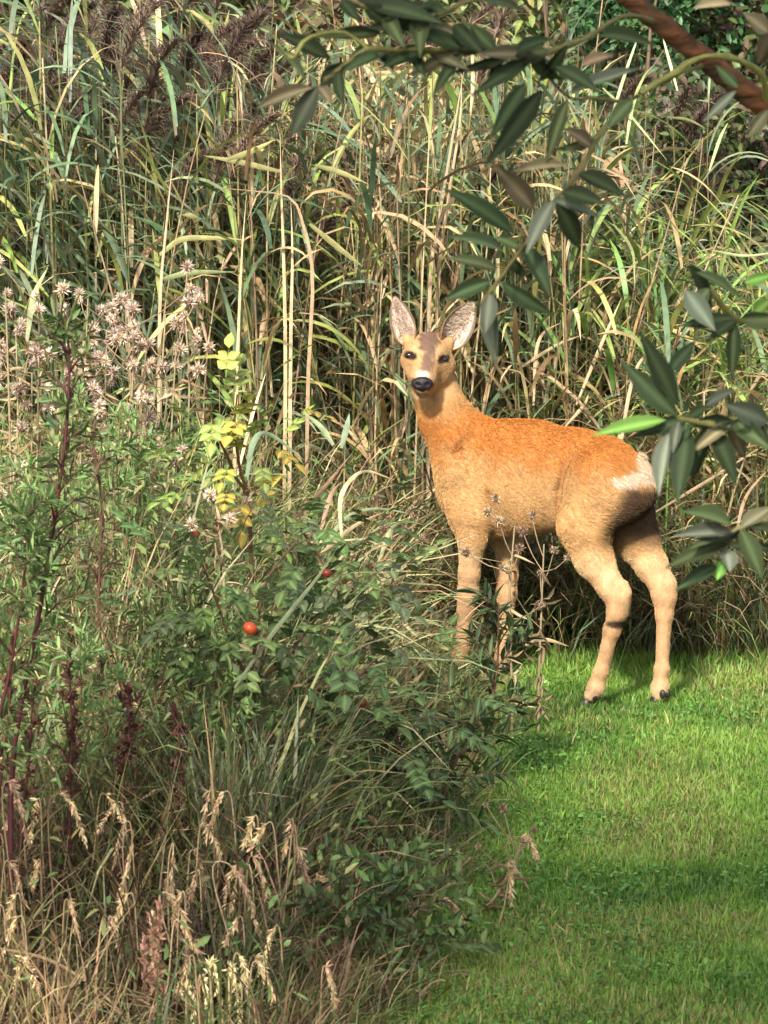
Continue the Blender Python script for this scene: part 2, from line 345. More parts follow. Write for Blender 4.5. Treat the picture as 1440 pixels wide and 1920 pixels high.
def deer():
    root = empty('roe_deer', DO); root.rotation_euler = (0, 0, math.atan2(DF[1], DF[0]))
    tag(root, 'orange-brown roe deer standing at the lawn edge looking towards the viewer', 'deer')
    s = SDF((-.52, -.24, -.03), (.62, .26, 1.05))
    # trunk
    s.cap(dl(905, 890), dl(985, 897), .130, .132, .05, 1.50)
    s.cap(dl(985, 897), dl(1085, 905), .132, .120, .05, 1.42)
    s.cap(dl(1085, 903), dl(1145, 908), .118, .098, .05, 1.25)
    s.cap(dl(1140, 910), dl(1178, 918), .092, .070, .05, 1.0)
    s.cap(dl(888, 815), dl(1010, 832), .032, .034, .05)                       # withers and back
    s.cap(dl(1010, 832), dl(1140, 855), .034, .032, .05)
    s.cap(dl(885, 935), dl(925, 960), .072, .068, .05, 1.3)                   # brisket
    s.cap(dl(876, 860), dl(885, 905), .086, .084, .05, 1.25)
    # neck
    s.cap(dl(877, 842), dl(836, 785), .078, .064, .05, 1.12)
    s.cap(dl(836, 785), dl(815, 730), .062, .0555, .04, 1.0)
    s.cap(dl(815, 732), dl(808, 668), .0555, .046, .03)
    # head, turned to the camera
    Yh = l2w(dl(806, 668))[1] - .02
    H = lambda px, py, d: dy(px, py, Yh - d)
    s.cap(H(803, 655, .0), H(800, 672, .05), .046, .044, .03)
    s.cap(H(800, 672, .05), H(794, 708, .125), .042, .030, .03)
    s.cap(H(794, 708, .12), H(792.5, 722, .150), .030, .0245, .02)
    s.cap(H(803, 694, .03), H(796, 732, .115), .043, .020, .03)               # jaw
    s.cap(H(775, 655, .038), H(779, 676, .062), .019, .016, .016)             # brow and cheek
    s.cap(H(826, 660, .038), H(823, 682, .062), .019, .016, .016)
    s.cap(H(772, 676, .02), H(781, 702, .05), .029, .022, .025)
    s.cap(H(833, 684, .02), H(823, 706, .05), .029, .022, .025)
    for px, py in ((767.5, 666), (834, 673)):
        s.cap(H(px, py, .086), H(px, py, .080), .010, .010, .008, sub=True)
    s.cap(H(771, 648, -.012), H(763, 634, -.02), .018, .013, .02); s.cap(H(833, 652, -.012), H(843, 640, -.02), .018, .013, .02)   # ear roots
    # fore legs (left, right)
    def chain(pts, k, flat=1.0):
        for (p, ra), (q, rb) in zip(pts[:-1], pts[1:]): s.cap(p, q, ra, rb, k, flat)
    gl = w2l(gnd(862, 1266)); gr = w2l(gnd(948, 1256)); FL = []; 
    chain([(dl(872, 895, .065), .072), (dl(880, 965, .078), .052), (dl(886, 1010, .080), .036)], .035, 1.25)
    chain([(dl(886, 1005, .080), .036), (dl(880, 1075, .078), .026), (dl(877, 1112, .077), .0255), (dl(873, 1140, .077), .0190), (dl(866, 1212, .078), .0155), (dl(862, 1236, .078), .0195), (dl(859, 1256, .080), .017)], .014)
    chain([(dl(915, 900, -.06), .068), (dl(940, 985, -.075), .050), (dl(952, 1015, -.076), .036)], .035, 1.25)
    chain([(dl(952, 1015, -.076), .036), (dl(951, 1080, -.074), .026), (dl(950, 1112, -.073), .025), (dl(948, 1140, -.072), .020), (dl(945, 1208, -.072), .0165), (dl(943, 1230, -.072), .019), (dl(940, 1250, -.072), .017)], .014)
    # hind legs
    chain([(dl(1132, 900, .048), .085), (dl(1102, 985, .076), .072)], .03, 1.15)
    chain([(dl(1138, 912, .042), .078), (dl(1163, 935, .046), .056)], .04, 1.1)
    chain([(dl(1092, 985, .080), .064), (dl(1114, 1050, .083), .047), (dl(1146, 1102, .082), .032), (dl(1160, 1122, .080), .027), (dl(1158, 1146, .080), .0235), (dl(1148, 1180, .080), .0190), (dl(1127, 1260, .082), .0160), (dl(1118, 1288, .083), .0195), (dl(1110, 1303, .086), .019)], .018)
    s.cap(dl(1166, 1100, .080), dl(1175, 1111, .079), .018, .0125, .010)
    chain([(dl(1172, 915, -.042), .072), (dl(1180, 985, -.060), .064), (dl(1195, 1015, -.066), .054), (dl(1222, 1062, -.066), .039), (dl(1243, 1098, -.064), .031), (dl(1246, 1120, -.062), .027), (dl(1246, 1150, -.062), .0195), (dl(1241, 1255, -.060), .0155), (dl(1238, 1288, -.058), .0190), (dl(1236, 1304, -.055), .018)], .018)
    s.cap(dl(1246, 1090, -.064), dl(1252, 1098, -.063), .018, .013, .015)
    # tail stub and the crease in front of the thigh
    s.cap(dl(1198, 862), dl(1208, 886), .017, .012, .02)
    cr = [dl(1078, 835, .085), dl(1056, 870, .094), dl(1046, 920, .098), dl(1043, 985, .090)]
    for a, b in zip(cr[:-1], cr[1:]): s.cap(a, b, .009, .009, .010, sub=True)
    sh = [dl(874, 812, .070), dl(858, 838, .082), dl(846, 866, .085)]; ax_ = [dl(912, 925, .098), dl(922, 965, .098), dl(920, 1000, .092)]
    for a, b in list(zip(sh[:-1], sh[1:])) + list(zip(ax_[:-1], ax_[1:])): s.cap(a, b, .007, .007, .010, sub=True)
    V, Q = s.mesh(); V = smooth_mesh(V, Q, 6); N = vnormals(V, Q)
    # ---- coat colours
    Wd = l2w(V); dd = Wd - C0; px = 720 + FPX * (dd[:, 0]) / (dd @ CF); py = 960 - FPX * (dd @ CU) / (dd @ CF)
    u, v, z = V.T; head_c = H(800, 675, .04); rh = np.linalg.norm(V - head_c, axis=1)
    jit = vnoise(u * 1.0 + v, z, 40, 41) - .5; jit2 = vnoise(u + 2 * v, z, 110, 42) - .5
    back = np.array([.50, .190, .050]); flank = np.array([.53, .305, .135]); belly = np.array([.58, .40, .22]); leg = np.array([.54, .33, .18]); neckc = np.array([.40, .225, .095]); facec = np.array([.56, .36, .185])
    zz = z + .05 * jit
    c = flank + (back - flank) * sst(.55, .68, zz)[:, None]
    c = c + (belly - c) * (sst(.43, .37, zz) * sst(.25, .3, z))[:, None]
    lg = sst(.40, .30, zz); c = c + (leg - c) * lg[:, None]
    low = sst(.10, .04, z); c = c + (np.array([.60, .44, .27]) - c) * (.6 * low)[:, None]
    # chest front and neck
    nk = sst(.66, .74, z) * sst(.22, .30, u); c = c + (neckc - c) * nk[:, None]
    ch = sst(.05, .085, (u - .36)) * sst(.74, .60, z) * sst(.30, .45, z); c = c + (np.array([.62, .40, .18]) - c) * (.6 * ch)[:, None]
    # rump patch (white), brown fur and painted shade between the thighs
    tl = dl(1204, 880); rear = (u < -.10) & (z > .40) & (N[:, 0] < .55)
    Sg = lambda x0, y0, x1, y1: np.sqrt((px - x0 - np.clip(((px - x0) * (x1 - x0) + (py - y0) * (y1 - y0)) / ((x1 - x0) ** 2 + (y1 - y0) ** 2), 0, 1) * (x1 - x0)) ** 2 + (py - y0 - np.clip(((px - x0) * (x1 - x0) + (py - y0) * (y1 - y0)) / ((x1 - x0) ** 2 + (y1 - y0) ** 2), 0, 1) * (y1 - y0)) ** 2)
    rp = np.max([sst(15, 9, Sg(1203, 856, 1207, 876) + 5 * jit), sst(16, 8, Sg(1160, 903, 1205, 893) + 7 * jit), sst(13, 7, Sg(1209, 878, 1234, 900) + 5 * jit)], axis=0) * rear
    c = c + (np.array([.66, .54, .42]) - c) * rp[:, None]
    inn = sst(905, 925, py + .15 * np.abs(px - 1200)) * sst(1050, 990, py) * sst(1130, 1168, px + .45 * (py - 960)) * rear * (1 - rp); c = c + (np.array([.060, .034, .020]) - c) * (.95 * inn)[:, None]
    tp = np.linalg.norm(V - dl(1206, 852), axis=1); c = c + (np.array([.46, .15, .04]) - c) * (.0 * tp)[:, None]
    # face
    f = sst(.16, .11, rh) * sst(.845 - .11, .845 - .07, z) ; f = np.clip(f, 0, 1)
    c = c + (facec - c) * f[:, None]
    onface = (rh < .17) & (z > .70)
    E = lambda a, b, wx_, wy_, rot=0: np.sqrt((((px - a) * math.cos(rot) + (py - b) * math.sin(rot)) / wx_) ** 2 + (((py - b) * math.cos(rot) - (px - a) * math.sin(rot)) / wy_) ** 2) + .5 * jit2
    def paint(mask, col):
        nonlocal c
        m = np.where(onface, mask, 0); c = c + (np.array(col) - c) * m[:, None]
    paint(.9 * sst(1.15, .7, E(804, 640, 22, 26, .05)), (.14, .095, .085)); paint(.9 * sst(1.15, .7, E(802, 680, 13, 28, .10)), (.19, .125, .105))
    paint(sst(1.2, .7, E(793, 703, 15, 8, .15)), (.62, .55, .50)); paint(sst(1.2, .8, E(792, 741, 17, 8)), (.55, .43, .29))
    paint(sst(1.2, .75, E(792, 720, 20, 13)), (.022, .018, .020)); paint(.6 * sst(1.2, .7, E(824, 706, 9, 10)), (.30, .19, .10))
    for ex, ey in ((767, 665), (834, 673)): paint(sst(1.25, .75, E(ex + (3 if ex < 800 else -3), ey + 1, 13, 7.5, .25 if ex < 800 else -.3)), (.030, .019, .014))
    paint(.8 * sst(1.2, .8, E(778, 655, 5, 7)), (.62, .45, .28)); paint(.7 * sst(1.2, .8, E(824, 657, 7, 6)), (.62, .45, .27))
    # metatarsal gland, then shade painted into the creases
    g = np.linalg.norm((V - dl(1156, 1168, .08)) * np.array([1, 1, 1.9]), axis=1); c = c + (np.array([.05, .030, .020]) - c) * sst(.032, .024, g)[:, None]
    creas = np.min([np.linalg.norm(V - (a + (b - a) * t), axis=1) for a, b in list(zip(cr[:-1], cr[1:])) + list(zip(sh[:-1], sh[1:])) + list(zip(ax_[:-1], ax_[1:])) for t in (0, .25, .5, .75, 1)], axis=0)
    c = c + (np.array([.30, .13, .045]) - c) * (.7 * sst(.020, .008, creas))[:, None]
    c = c * (np.array([.70, .67, .66]) + (np.array([.60, .53, .48]) - np.array([.70, .67, .66])) * sst(.55, .66, zz)[:, None]) * (1 + .22 * jit + .25 * jit2)[:, None]; c = np.clip(c, .006, .9)
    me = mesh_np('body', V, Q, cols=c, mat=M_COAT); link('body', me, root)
    # ---- coat hair
    ar = .5 * np.linalg.norm(np.cross(V[Q[:, 2]] - V[Q[:, 0]], V[Q[:, 3]] - V[Q[:, 1]]), axis=1); n = 110000
    fi = rng.choice(len(Q), n, p=ar / ar.sum()); a = U(0, 1, (n, 1)); b = U(0, 1, (n, 1))
    lerp = lambda A: (A[Q[fi, 0]] * (1 - a) + A[Q[fi, 1]] * a) * (1 - b) + (A[Q[fi, 3]] * (1 - a) + A[Q[fi, 2]] * a) * b
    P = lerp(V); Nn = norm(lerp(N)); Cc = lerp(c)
    flow = np.tile(np.array([-1., 0, -.45]), (n, 1)); legm = sst(.42, .34, P[:, 2]); flow = flow * (1 - legm)[:, None] + np.array([-.15, 0, -1.]) * legm[:, None]
    rh2 = np.linalg.norm(P - head_c, axis=1); hd = sst(.17, .10, rh2) * (P[:, 2] > .7); nd = H(792, 722, .155); away = norm(P - nd); flow = flow * (1 - hd)[:, None] + away * hd[:, None]
    nkm = (sst(.68, .76, P[:, 2]) * (1 - hd)); flow = flow * (1 - nkm)[:, None] + np.array([.1, 0, -1.]) * nkm[:, None]
    T = norm(flow - (flow * Nn).sum(1, keepdims=True) * Nn); T = norm(T + rng.normal(0, .11, (n, 3)))
    rpm = (np.linalg.norm(P - tl, axis=1) < .1); ln = .0100 - .0045 * legm - .0060 * hd + .004 * rpm; ln = ln * U(.7, 1.3, n)
    lift = np.where(hd > .5, .12, .24) - .10 * legm
    keep = np.linalg.norm(P - nd, axis=1) > .03
    for ex, ey in ((767.5, 666), (833.5, 673)): keep &= np.linalg.norm(P - H(ex, ey, .07), axis=1) > .018
    keep &= P[:, 2] > .035
    P, Nn, Cc, T, ln, lift = P[keep], Nn[keep], Cc[keep], T[keep], ln[keep], lift[keep]; n = len(P)
    pts = np.stack([P - Nn * .001, P + (T + Nn * lift[:, None]) * (ln * .5)[:, None], P + (T * 1.0 + Nn * (lift * .75)[:, None]) * ln[:, None]], 1)
    hc = bpy.data.hair_curves.new('coat_hair'); hc.add_curves([3] * n)
    hc.points.foreach_set('position', pts.astype(np.float32).ravel())
    ra = hc.attributes.get('radius') or hc.attributes.new('radius', 'FLOAT', 'POINT')
    ra.data.foreach_set('value', np.tile(np.array([.00060, .0005, .0001], np.float32), n))
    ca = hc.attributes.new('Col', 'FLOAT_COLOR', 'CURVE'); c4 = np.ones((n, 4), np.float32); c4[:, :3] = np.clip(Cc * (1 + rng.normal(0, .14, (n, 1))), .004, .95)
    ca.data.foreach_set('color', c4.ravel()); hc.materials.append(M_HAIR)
    tag(link('coat_hair', hc, root), kind='stuff')
    # ---- eyes, nose, ears, hooves
    for ex, ey, dep in ((767.8, 666.5, .0595), (833.2, 673.5, .0585)):
        o = link('eye', mesh_np('eye', *ellipsoid((0, 0, 0), np.diag([.0120, .0120, .0098]), 18, 12), mat=M_EYE), root, H(ex, ey, dep))
    fw = norm(w2l(C0) - H(792, 720, .15)); fw = norm(fw + np.array([0, 0, -.15])); sd_ = norm(np.cross(fw, [0, 0, 1.])); up = np.cross(sd_, fw)
    nc = H(792, 721, .163); mb = MB()
    Vn, Qn = ellipsoid((0, 0, 0), np.array([sd_ * .0290, up * .0205, fw * .014]), 24, 16)
    a = Vn @ sd_; b = Vn @ up; Vn = Vn - np.outer(np.clip(-b, 0, 1) * .5 * np.sign(a) * np.minimum(np.abs(a) / .02, 1), sd_)          # narrower below
    for sg in (-1, 1):
        dn = np.sqrt(((a - sg * .0125) / .0055) ** 2 + ((b - .001) / .0045) ** 2); Vn = Vn - np.outer(.008 * np.exp(-dn ** 2), fw)     # nostrils
    link('nose', mesh_np('nose', Vn, Qn, mat=M_NOSE), root, nc)
    Vm, Qm = tube(catmull([H(780, 735, .135), H(786, 739, .147), H(793, 738.5, .152), H(800, 740, .147), H(806, 737, .135)], 12), .0022, 6)
    link('mouth', mesh_np('mouth', Vm, Qm, mat=M_NOSE), root)
    def ear(base, tip, face, width):
        base = np.asarray(base); tip = np.asarray(tip); ax = tip - base; L = np.linalg.norm(ax); ax = ax / L
        fc = face - (face @ ax) * ax; fc = norm(fc); sd = np.cross(ax, fc); na, nb = 18, 15
        t = np.linspace(0, 1, na); wv = width * (np.sin(np.pi * np.clip(t * .80 + .20, 0, 1) ** 1.1) ** .75) * (1 - .12 * t); wv[-1] = .003; wv[0] = width * .62
        ph = np.linspace(-1, 1, nb); ang = ph * np.interp(t, [0, .35, 1], [2.35, 1.45, .85])[:, None]
        rad = (wv[:, None] / np.maximum(np.sin(np.clip(np.interp(t, [0, .35, 1], [2.0, 1.45, .85]), 0, np.pi / 2)), .4)[:, None])
        x = rad * np.sin(ang); y = rad * (1 - np.cos(ang)) * 0.8
        Vi = base + ax * (t * L)[:, None, None] + sd * x[..., None] + fc * (y - .012)[..., None]
        Nn = norm(np.cross(np.gradient(Vi, axis=0), np.gradient(Vi, axis=1)));
        if (Nn[na // 2, nb // 2] @ fc) < 0: Nn = -Nn
        th = .0028 * np.ones((na, nb, 1)); Vo = Vi - Nn * th
        i = np.arange(na - 1)[:, None] * nb + np.arange(nb - 1)[None]; q1 = np.stack([i, i + 1, i + nb + 1, i + nb], -1).reshape(-1, 4)
        n0 = na * nb; q2 = q1[:, ::-1] + n0
        ring = np.concatenate([np.arange(nb), np.arange(1, na) * nb + nb - 1, (na - 1) * nb + np.arange(nb - 2, -1, -1), np.arange(na - 2, 0, -1) * nb]); r2 = np.roll(ring, -1)
        q3 = np.stack([ring, ring + n0, r2 + n0, r2], -1)
        edge = np.abs(ph)[None] * np.ones((na, 1)); tt = t[:, None] * np.ones((1, nb)); nn = rng.uniform(0, 1, (na, nb))
        pale = np.array([.46, .37, .30]); dark = np.array([.07, .045, .032]); pink = np.array([.26, .15, .12]); out = np.array([.12, .065, .03])
        ci = pale + (pink - pale) * (np.exp(-((edge - .25) / .22) ** 2) * sst(.1, .5, tt) * .75)[..., None]
        ci = ci + (dark - ci) * np.clip(sst(.58, .85, edge) + sst(.88, 1, tt) * .8, 0, .92)[..., None]
        ci = ci + (np.array([.40, .2, .08]) - ci) * (sst(.2, .02, tt) * .7)[..., None]; ci = ci * (.93 + .14 * nn)[..., None]
        co = np.tile(out, (na, nb, 1)) * (.8 + .4 * nn)[..., None]
        o = link('ear', mesh_np('ear', np.concatenate([Vi.reshape(-1, 3), Vo.reshape(-1, 3)]), np.concatenate([q1, q2, q3]), cols=np.concatenate([ci.reshape(-1, 3), co.reshape(-1, 3)]), mat=M_COAT), root)
        # pale tufts inside the ear
        k = 700; ti = U(.08, .92, k); pj = np.clip(rng.normal(0, .33, k), -.6, .6); ii = (ti * (na - 1)).astype(int); jj = ((pj + 1) / 2 * (nb - 1)).astype(int)
        Pb = Vi[ii, jj]; dirn = norm(ax * .8 + Nn[ii, jj] * .55 + rng.normal(0, .25, (k, 3))); ln = U(.008, .02, k) * (1 - .3 * ti)
        pt = np.stack([Pb, Pb + dirn * (ln * .5)[:, None], Pb + dirn * ln[:, None]], 1)
        h = bpy.data.hair_curves.new('ear_tuft'); h.add_curves([3] * k); h.points.foreach_set('position', pt.astype(np.float32).ravel())
        r_ = h.attributes.get('radius') or h.attributes.new('radius', 'FLOAT', 'POINT'); r_.data.foreach_set('value', np.tile(np.array([.0007, .0006, .0001], np.float32), k))
        ca = h.attributes.new('Col', 'FLOAT_COLOR', 'CURVE'); c4 = np.ones((k, 4), np.float32); c4[:, :3] = np.array([.50, .40, .31]) * U(.6, 1.15, (k, 1)); ca.data.foreach_set('color', c4.ravel()); h.materials.append(M_HAIR)
        tag(link('ear_tuft', h, o), kind='stuff')
    camdir = norm(w2l(C0) - H(800, 600, 0)); right_l = norm(np.array([DF[0], DL[0], 0]))     # world +x in the deer's frame
    ear(H(769, 643, -.008), H(737, 556, -.03), camdir + .25 * right_l * -1, .033)
    ear(H(834, 646, -.008), H(891, 567, -.03), camdir + .35 * right_l, .042)
    def hoof(c, fwd, side):
        mb = MB(); ringz = [(.030, .011, .013, -.004), (.016, .0125, .020, 0), (.001, .0135, .025, .003)]
        th = np.linspace(0, 2 * np.pi, 12, endpoint=False); V = []
        for z, hw, hl, o in ringz:
            for t in th:
                cx = math.cos(t); V.append(c + np.array([0, 0, z]) + fwd * (o + hl * (cx if cx > 0 else cx * .7)) + side * hw * .78 * math.sin(t) * (1 - .45 * max(cx, 0)))
        V += [c + np.array([0, 0, .031]), c + np.array([0, 0, .001])]; i = np.arange(12); j = (i + 1) % 12
        Q = np.concatenate([np.stack([i + k * 12, j + k * 12, j + 12 + k * 12, i + 12 + k * 12], -1) for k in (0, 1)])
        T = np.concatenate([np.stack([np.full(12, 36), j, i], -1), np.stack([np.full(12, 37), i + 24, j + 24], -1)])
        link('hoof', mesh_np('hoof', V, Q, T, mat=M_HOOF), root)
    for (px_, py_, vv, yaw) in ((857, 1264, .080, 0), (938, 1258, -.072, 0), (1105, 1311, .087, .1), (1235, 1313, -.054, -.1)):
        c0 = dl(px_, py_, vv); c0[2] = 0; fwd = np.array([math.cos(yaw), math.sin(yaw), 0]); side = np.array([-fwd[1], fwd[0], 0])
        for sg in (-1, 1):
            hoof(c0 + fwd * .006 + side * .0095 * sg, norm(fwd + side * .12 * sg), side)
            Vd, Qd = ellipsoid(c0 - fwd * .021 + side * .009 * sg + np.array([0, 0, .040]), np.array([fwd * .009, side * .007, [0, 0, .012]]), 10, 7)
            link('dewclaw', mesh_np('dewclaw', Vd, Qd, mat=M_HOOF), root)
deer()

# ------------------------------------------------------------------ reeds behind the deer
VEG = not os.environ.get('NOVEG')
G_REED = [(.085, .130, .075), (.115, .160, .098), (.060, .096, .050), (.14, .18, .105)]
G_YEL = [(.20, .23, .065), (.16, .22, .06), (.26, .25, .09)]
STRAW = [(.34, .24, .14), (.41, .30, .19), (.25, .17, .095), (.30, .20, .12)]
BROWN = [(.13, .085, .05), (.18, .12, .065), (.09, .06, .035)]
PLUME = [(.085, .052, .042), (.12, .078, .058), (.06, .04, .032), (.15, .105, .075)]
BRIGHT = [(.14, .25, .06), (.18, .27, .07), (.11, .21, .05)]
def ribbon_leaf(L, W, t0, droop, col, tip=None, seg=8, fold=.35, twist=0.0, pw=1.3):
    """one arching leaf with a folded midrib, growing from the origin towards +x"""
    s = np.linspace(0, 1, seg + 1); th = np.minimum(t0 + droop * s ** pw, R(172)); D = np.stack([np.sin(th), 0 * th, np.cos(th)], -1)
    X = np.vstack([[0, 0, 0], np.cumsum((D[1:] + D[:-1]) * .5 * L / seg, 0)])
    p = np.maximum(np.maximum(s, .02) ** .35 * (1 - s) ** .7 * 1.75, .03) * W * .5; S = np.array([0, 1., 0]); Nn = np.cross(D, S)
    tw = twist * s; Wv = np.cos(tw)[:, None] * S + np.sin(tw)[:, None] * Nn; Nv = np.cross(Wv, D)
    V = np.stack([X - Wv * p[:, None] + Nv * (fold * p)[:, None], X, X + Wv * p[:, None] + Nv * (fold * p)[:, None]], 1)
    i = np.arange(seg)[:, None] * 3 + np.arange(2)[None]; Q = np.stack([i, i + 1, i + 4, i + 3], -1).reshape(-1, 4)
    c0 = np.asarray(col, float); c1 = c0 if tip is None else np.asarray(tip, float); C = c0 + (c1 - c0) * (s ** 2)[:, None]
    C = np.repeat(C[:, None], 3, 1); C[:, 1] *= 1.25
    return V.reshape(-1, 3), Q, C.reshape(-1, 3)
def stalk_mesh(name, H_, r0, col, top, bend, mat, sides=5, seg=9):
    t = np.linspace(0, 1, seg + 1); pts = np.stack([bend * t ** 2.2 * H_, .25 * bend * np.sin(t * 5), t * H_ * (1 - .25 * abs(bend) * t)], -1)
    V, Q = tube(pts, r0 * (1 - .6 * t), sides); c = np.asarray(col) + (np.asarray(top) - np.asarray(col)) * t[:, None]
    kn = 1 + .0 * t; kn[2::2] *= .72                                   # darker nodes
    return mesh_np(name, V, Q, cols=np.repeat((c * kn[:, None])[:, None], sides, 1).reshape(-1, 3), mat=mat), pts
def plume_mesh(L, n=380, cols=PLUME):
    s = U(0, .85, n) ** .8; ax = np.stack([.55 * (s * L) ** 1.35 / L ** .35, 0 * s, s * L * (1 - .35 * s)], -1)
    V, Q, C = blades(ax, rng.normal(0, 1.3, n), U(.25, .5, n) * L * (1 - .6 * s), U(.0018, .0042, n), U(.2, .8, n), U(.9, 2.2, n), 4, pal(cols, n), pal(cols, n) * 1.3)
    return mesh_np('plume', V, Q, cols=C, mat=M_DRY)
class ReedKind:
    def __init__(s, label, group, name, stems, leafcols, H_, r0, nleaf, leafL, leafW, plume, mat, leafmat, lo=.35, droop=(.7, 1.9)):
        s.label, s.group, s.name, s.nleaf, s.plume, s.lo, s.ymid = label, group, name, nleaf, plume, lo, 99
        s.st = [stalk_mesh('stalk', U(*H_), r0 * U(.8, 1.2), stems[k % len(stems)], np.array(stems[k % len(stems)]) * .9, U(-.16, .16), mat) for k in range(6)]
        s.lf = []
        for k in range(14):
            c = np.array(leafcols[k % len(leafcols)]); V, Q, C = ribbon_leaf(U(*leafL), U(*leafW), U(.2, .75), U(*droop), c, c * (1.25, 1.15, .95), 8, .35, U(-1.5, 1.5))
            s.lf.append(mesh_np('leaf', V, Q, cols=C, mat=leafmat))
        s.pl = [plume_mesh(U(.20, .30)) for k in range(3)] if plume else []
    def place(s, x, y, z=0., az=None, sc=1., lean=.06, azbias=None, k=None):
        r = empty(s.name, (x, y, z), 0, sc); r.rotation_euler = (rng.normal(0, lean), rng.normal(0, lean), U(0, 6.283))
        hp = bool(s.pl) and rng.random() < s.plume
        pxx = 720 + x * FPX / (y * 1.012); zn = ['behind the red-stemmed mugwort', 'behind the dead thistles', 'behind the yellowing rose sprig', 'between the rose sprig and the deer', 'behind the head of the deer', 'behind the shoulders of the deer', 'behind the rump of the deer', 'beyond the deer under the willow limb'][int(np.searchsorted([130, 380, 560, 710, 900, 1060, 1240], pxx))]
        lb = ('short ' if sc < .97 else 'tall ' if sc > 1.03 else '') + ('dark-plumed ' if hp else '') + s.label + ' ' + zn + (', deep in bed' if y > s.ymid else '')
        tag(r, lb, 'reed', s.group); me, pts = s.st[rng.integers(len(s.st))]; link('stalk', me, r); rz = r.rotation_euler[2]
        n = max(2, int(round(s.nleaf * U(.7, 1.3)))) if s.nleaf > 1 else s.nleaf
        for j in range(n):
            t = s.lo + (1 - s.lo) * (j + U(0, .8)) / n; p = [np.interp(t, np.linspace(0, 1, len(pts)), pts[:, a]) for a in range(3)]
            o = link('leaf', s.lf[rng.integers(len(s.lf))], r, p)
            a = U(0, 6.283) if azbias is None else rng.normal(azbias, 1.0) - rz
            o.rotation_euler = (0, 0, a); o.scale = (1, 1, 1) if t < .9 else (.75, .75, .75)
        if hp:
            o = link('plume', s.pl[rng.integers(len(s.pl))], r, pts[-1]); o.rotation_euler = (0, 0, rng.normal(0, .8) - rz)
        return r
def bank_z(y): t = np.clip((np.asarray(y, float) - 14.8) / 5, 0, 1); return 1.9 * t * t * (3 - 2 * t)
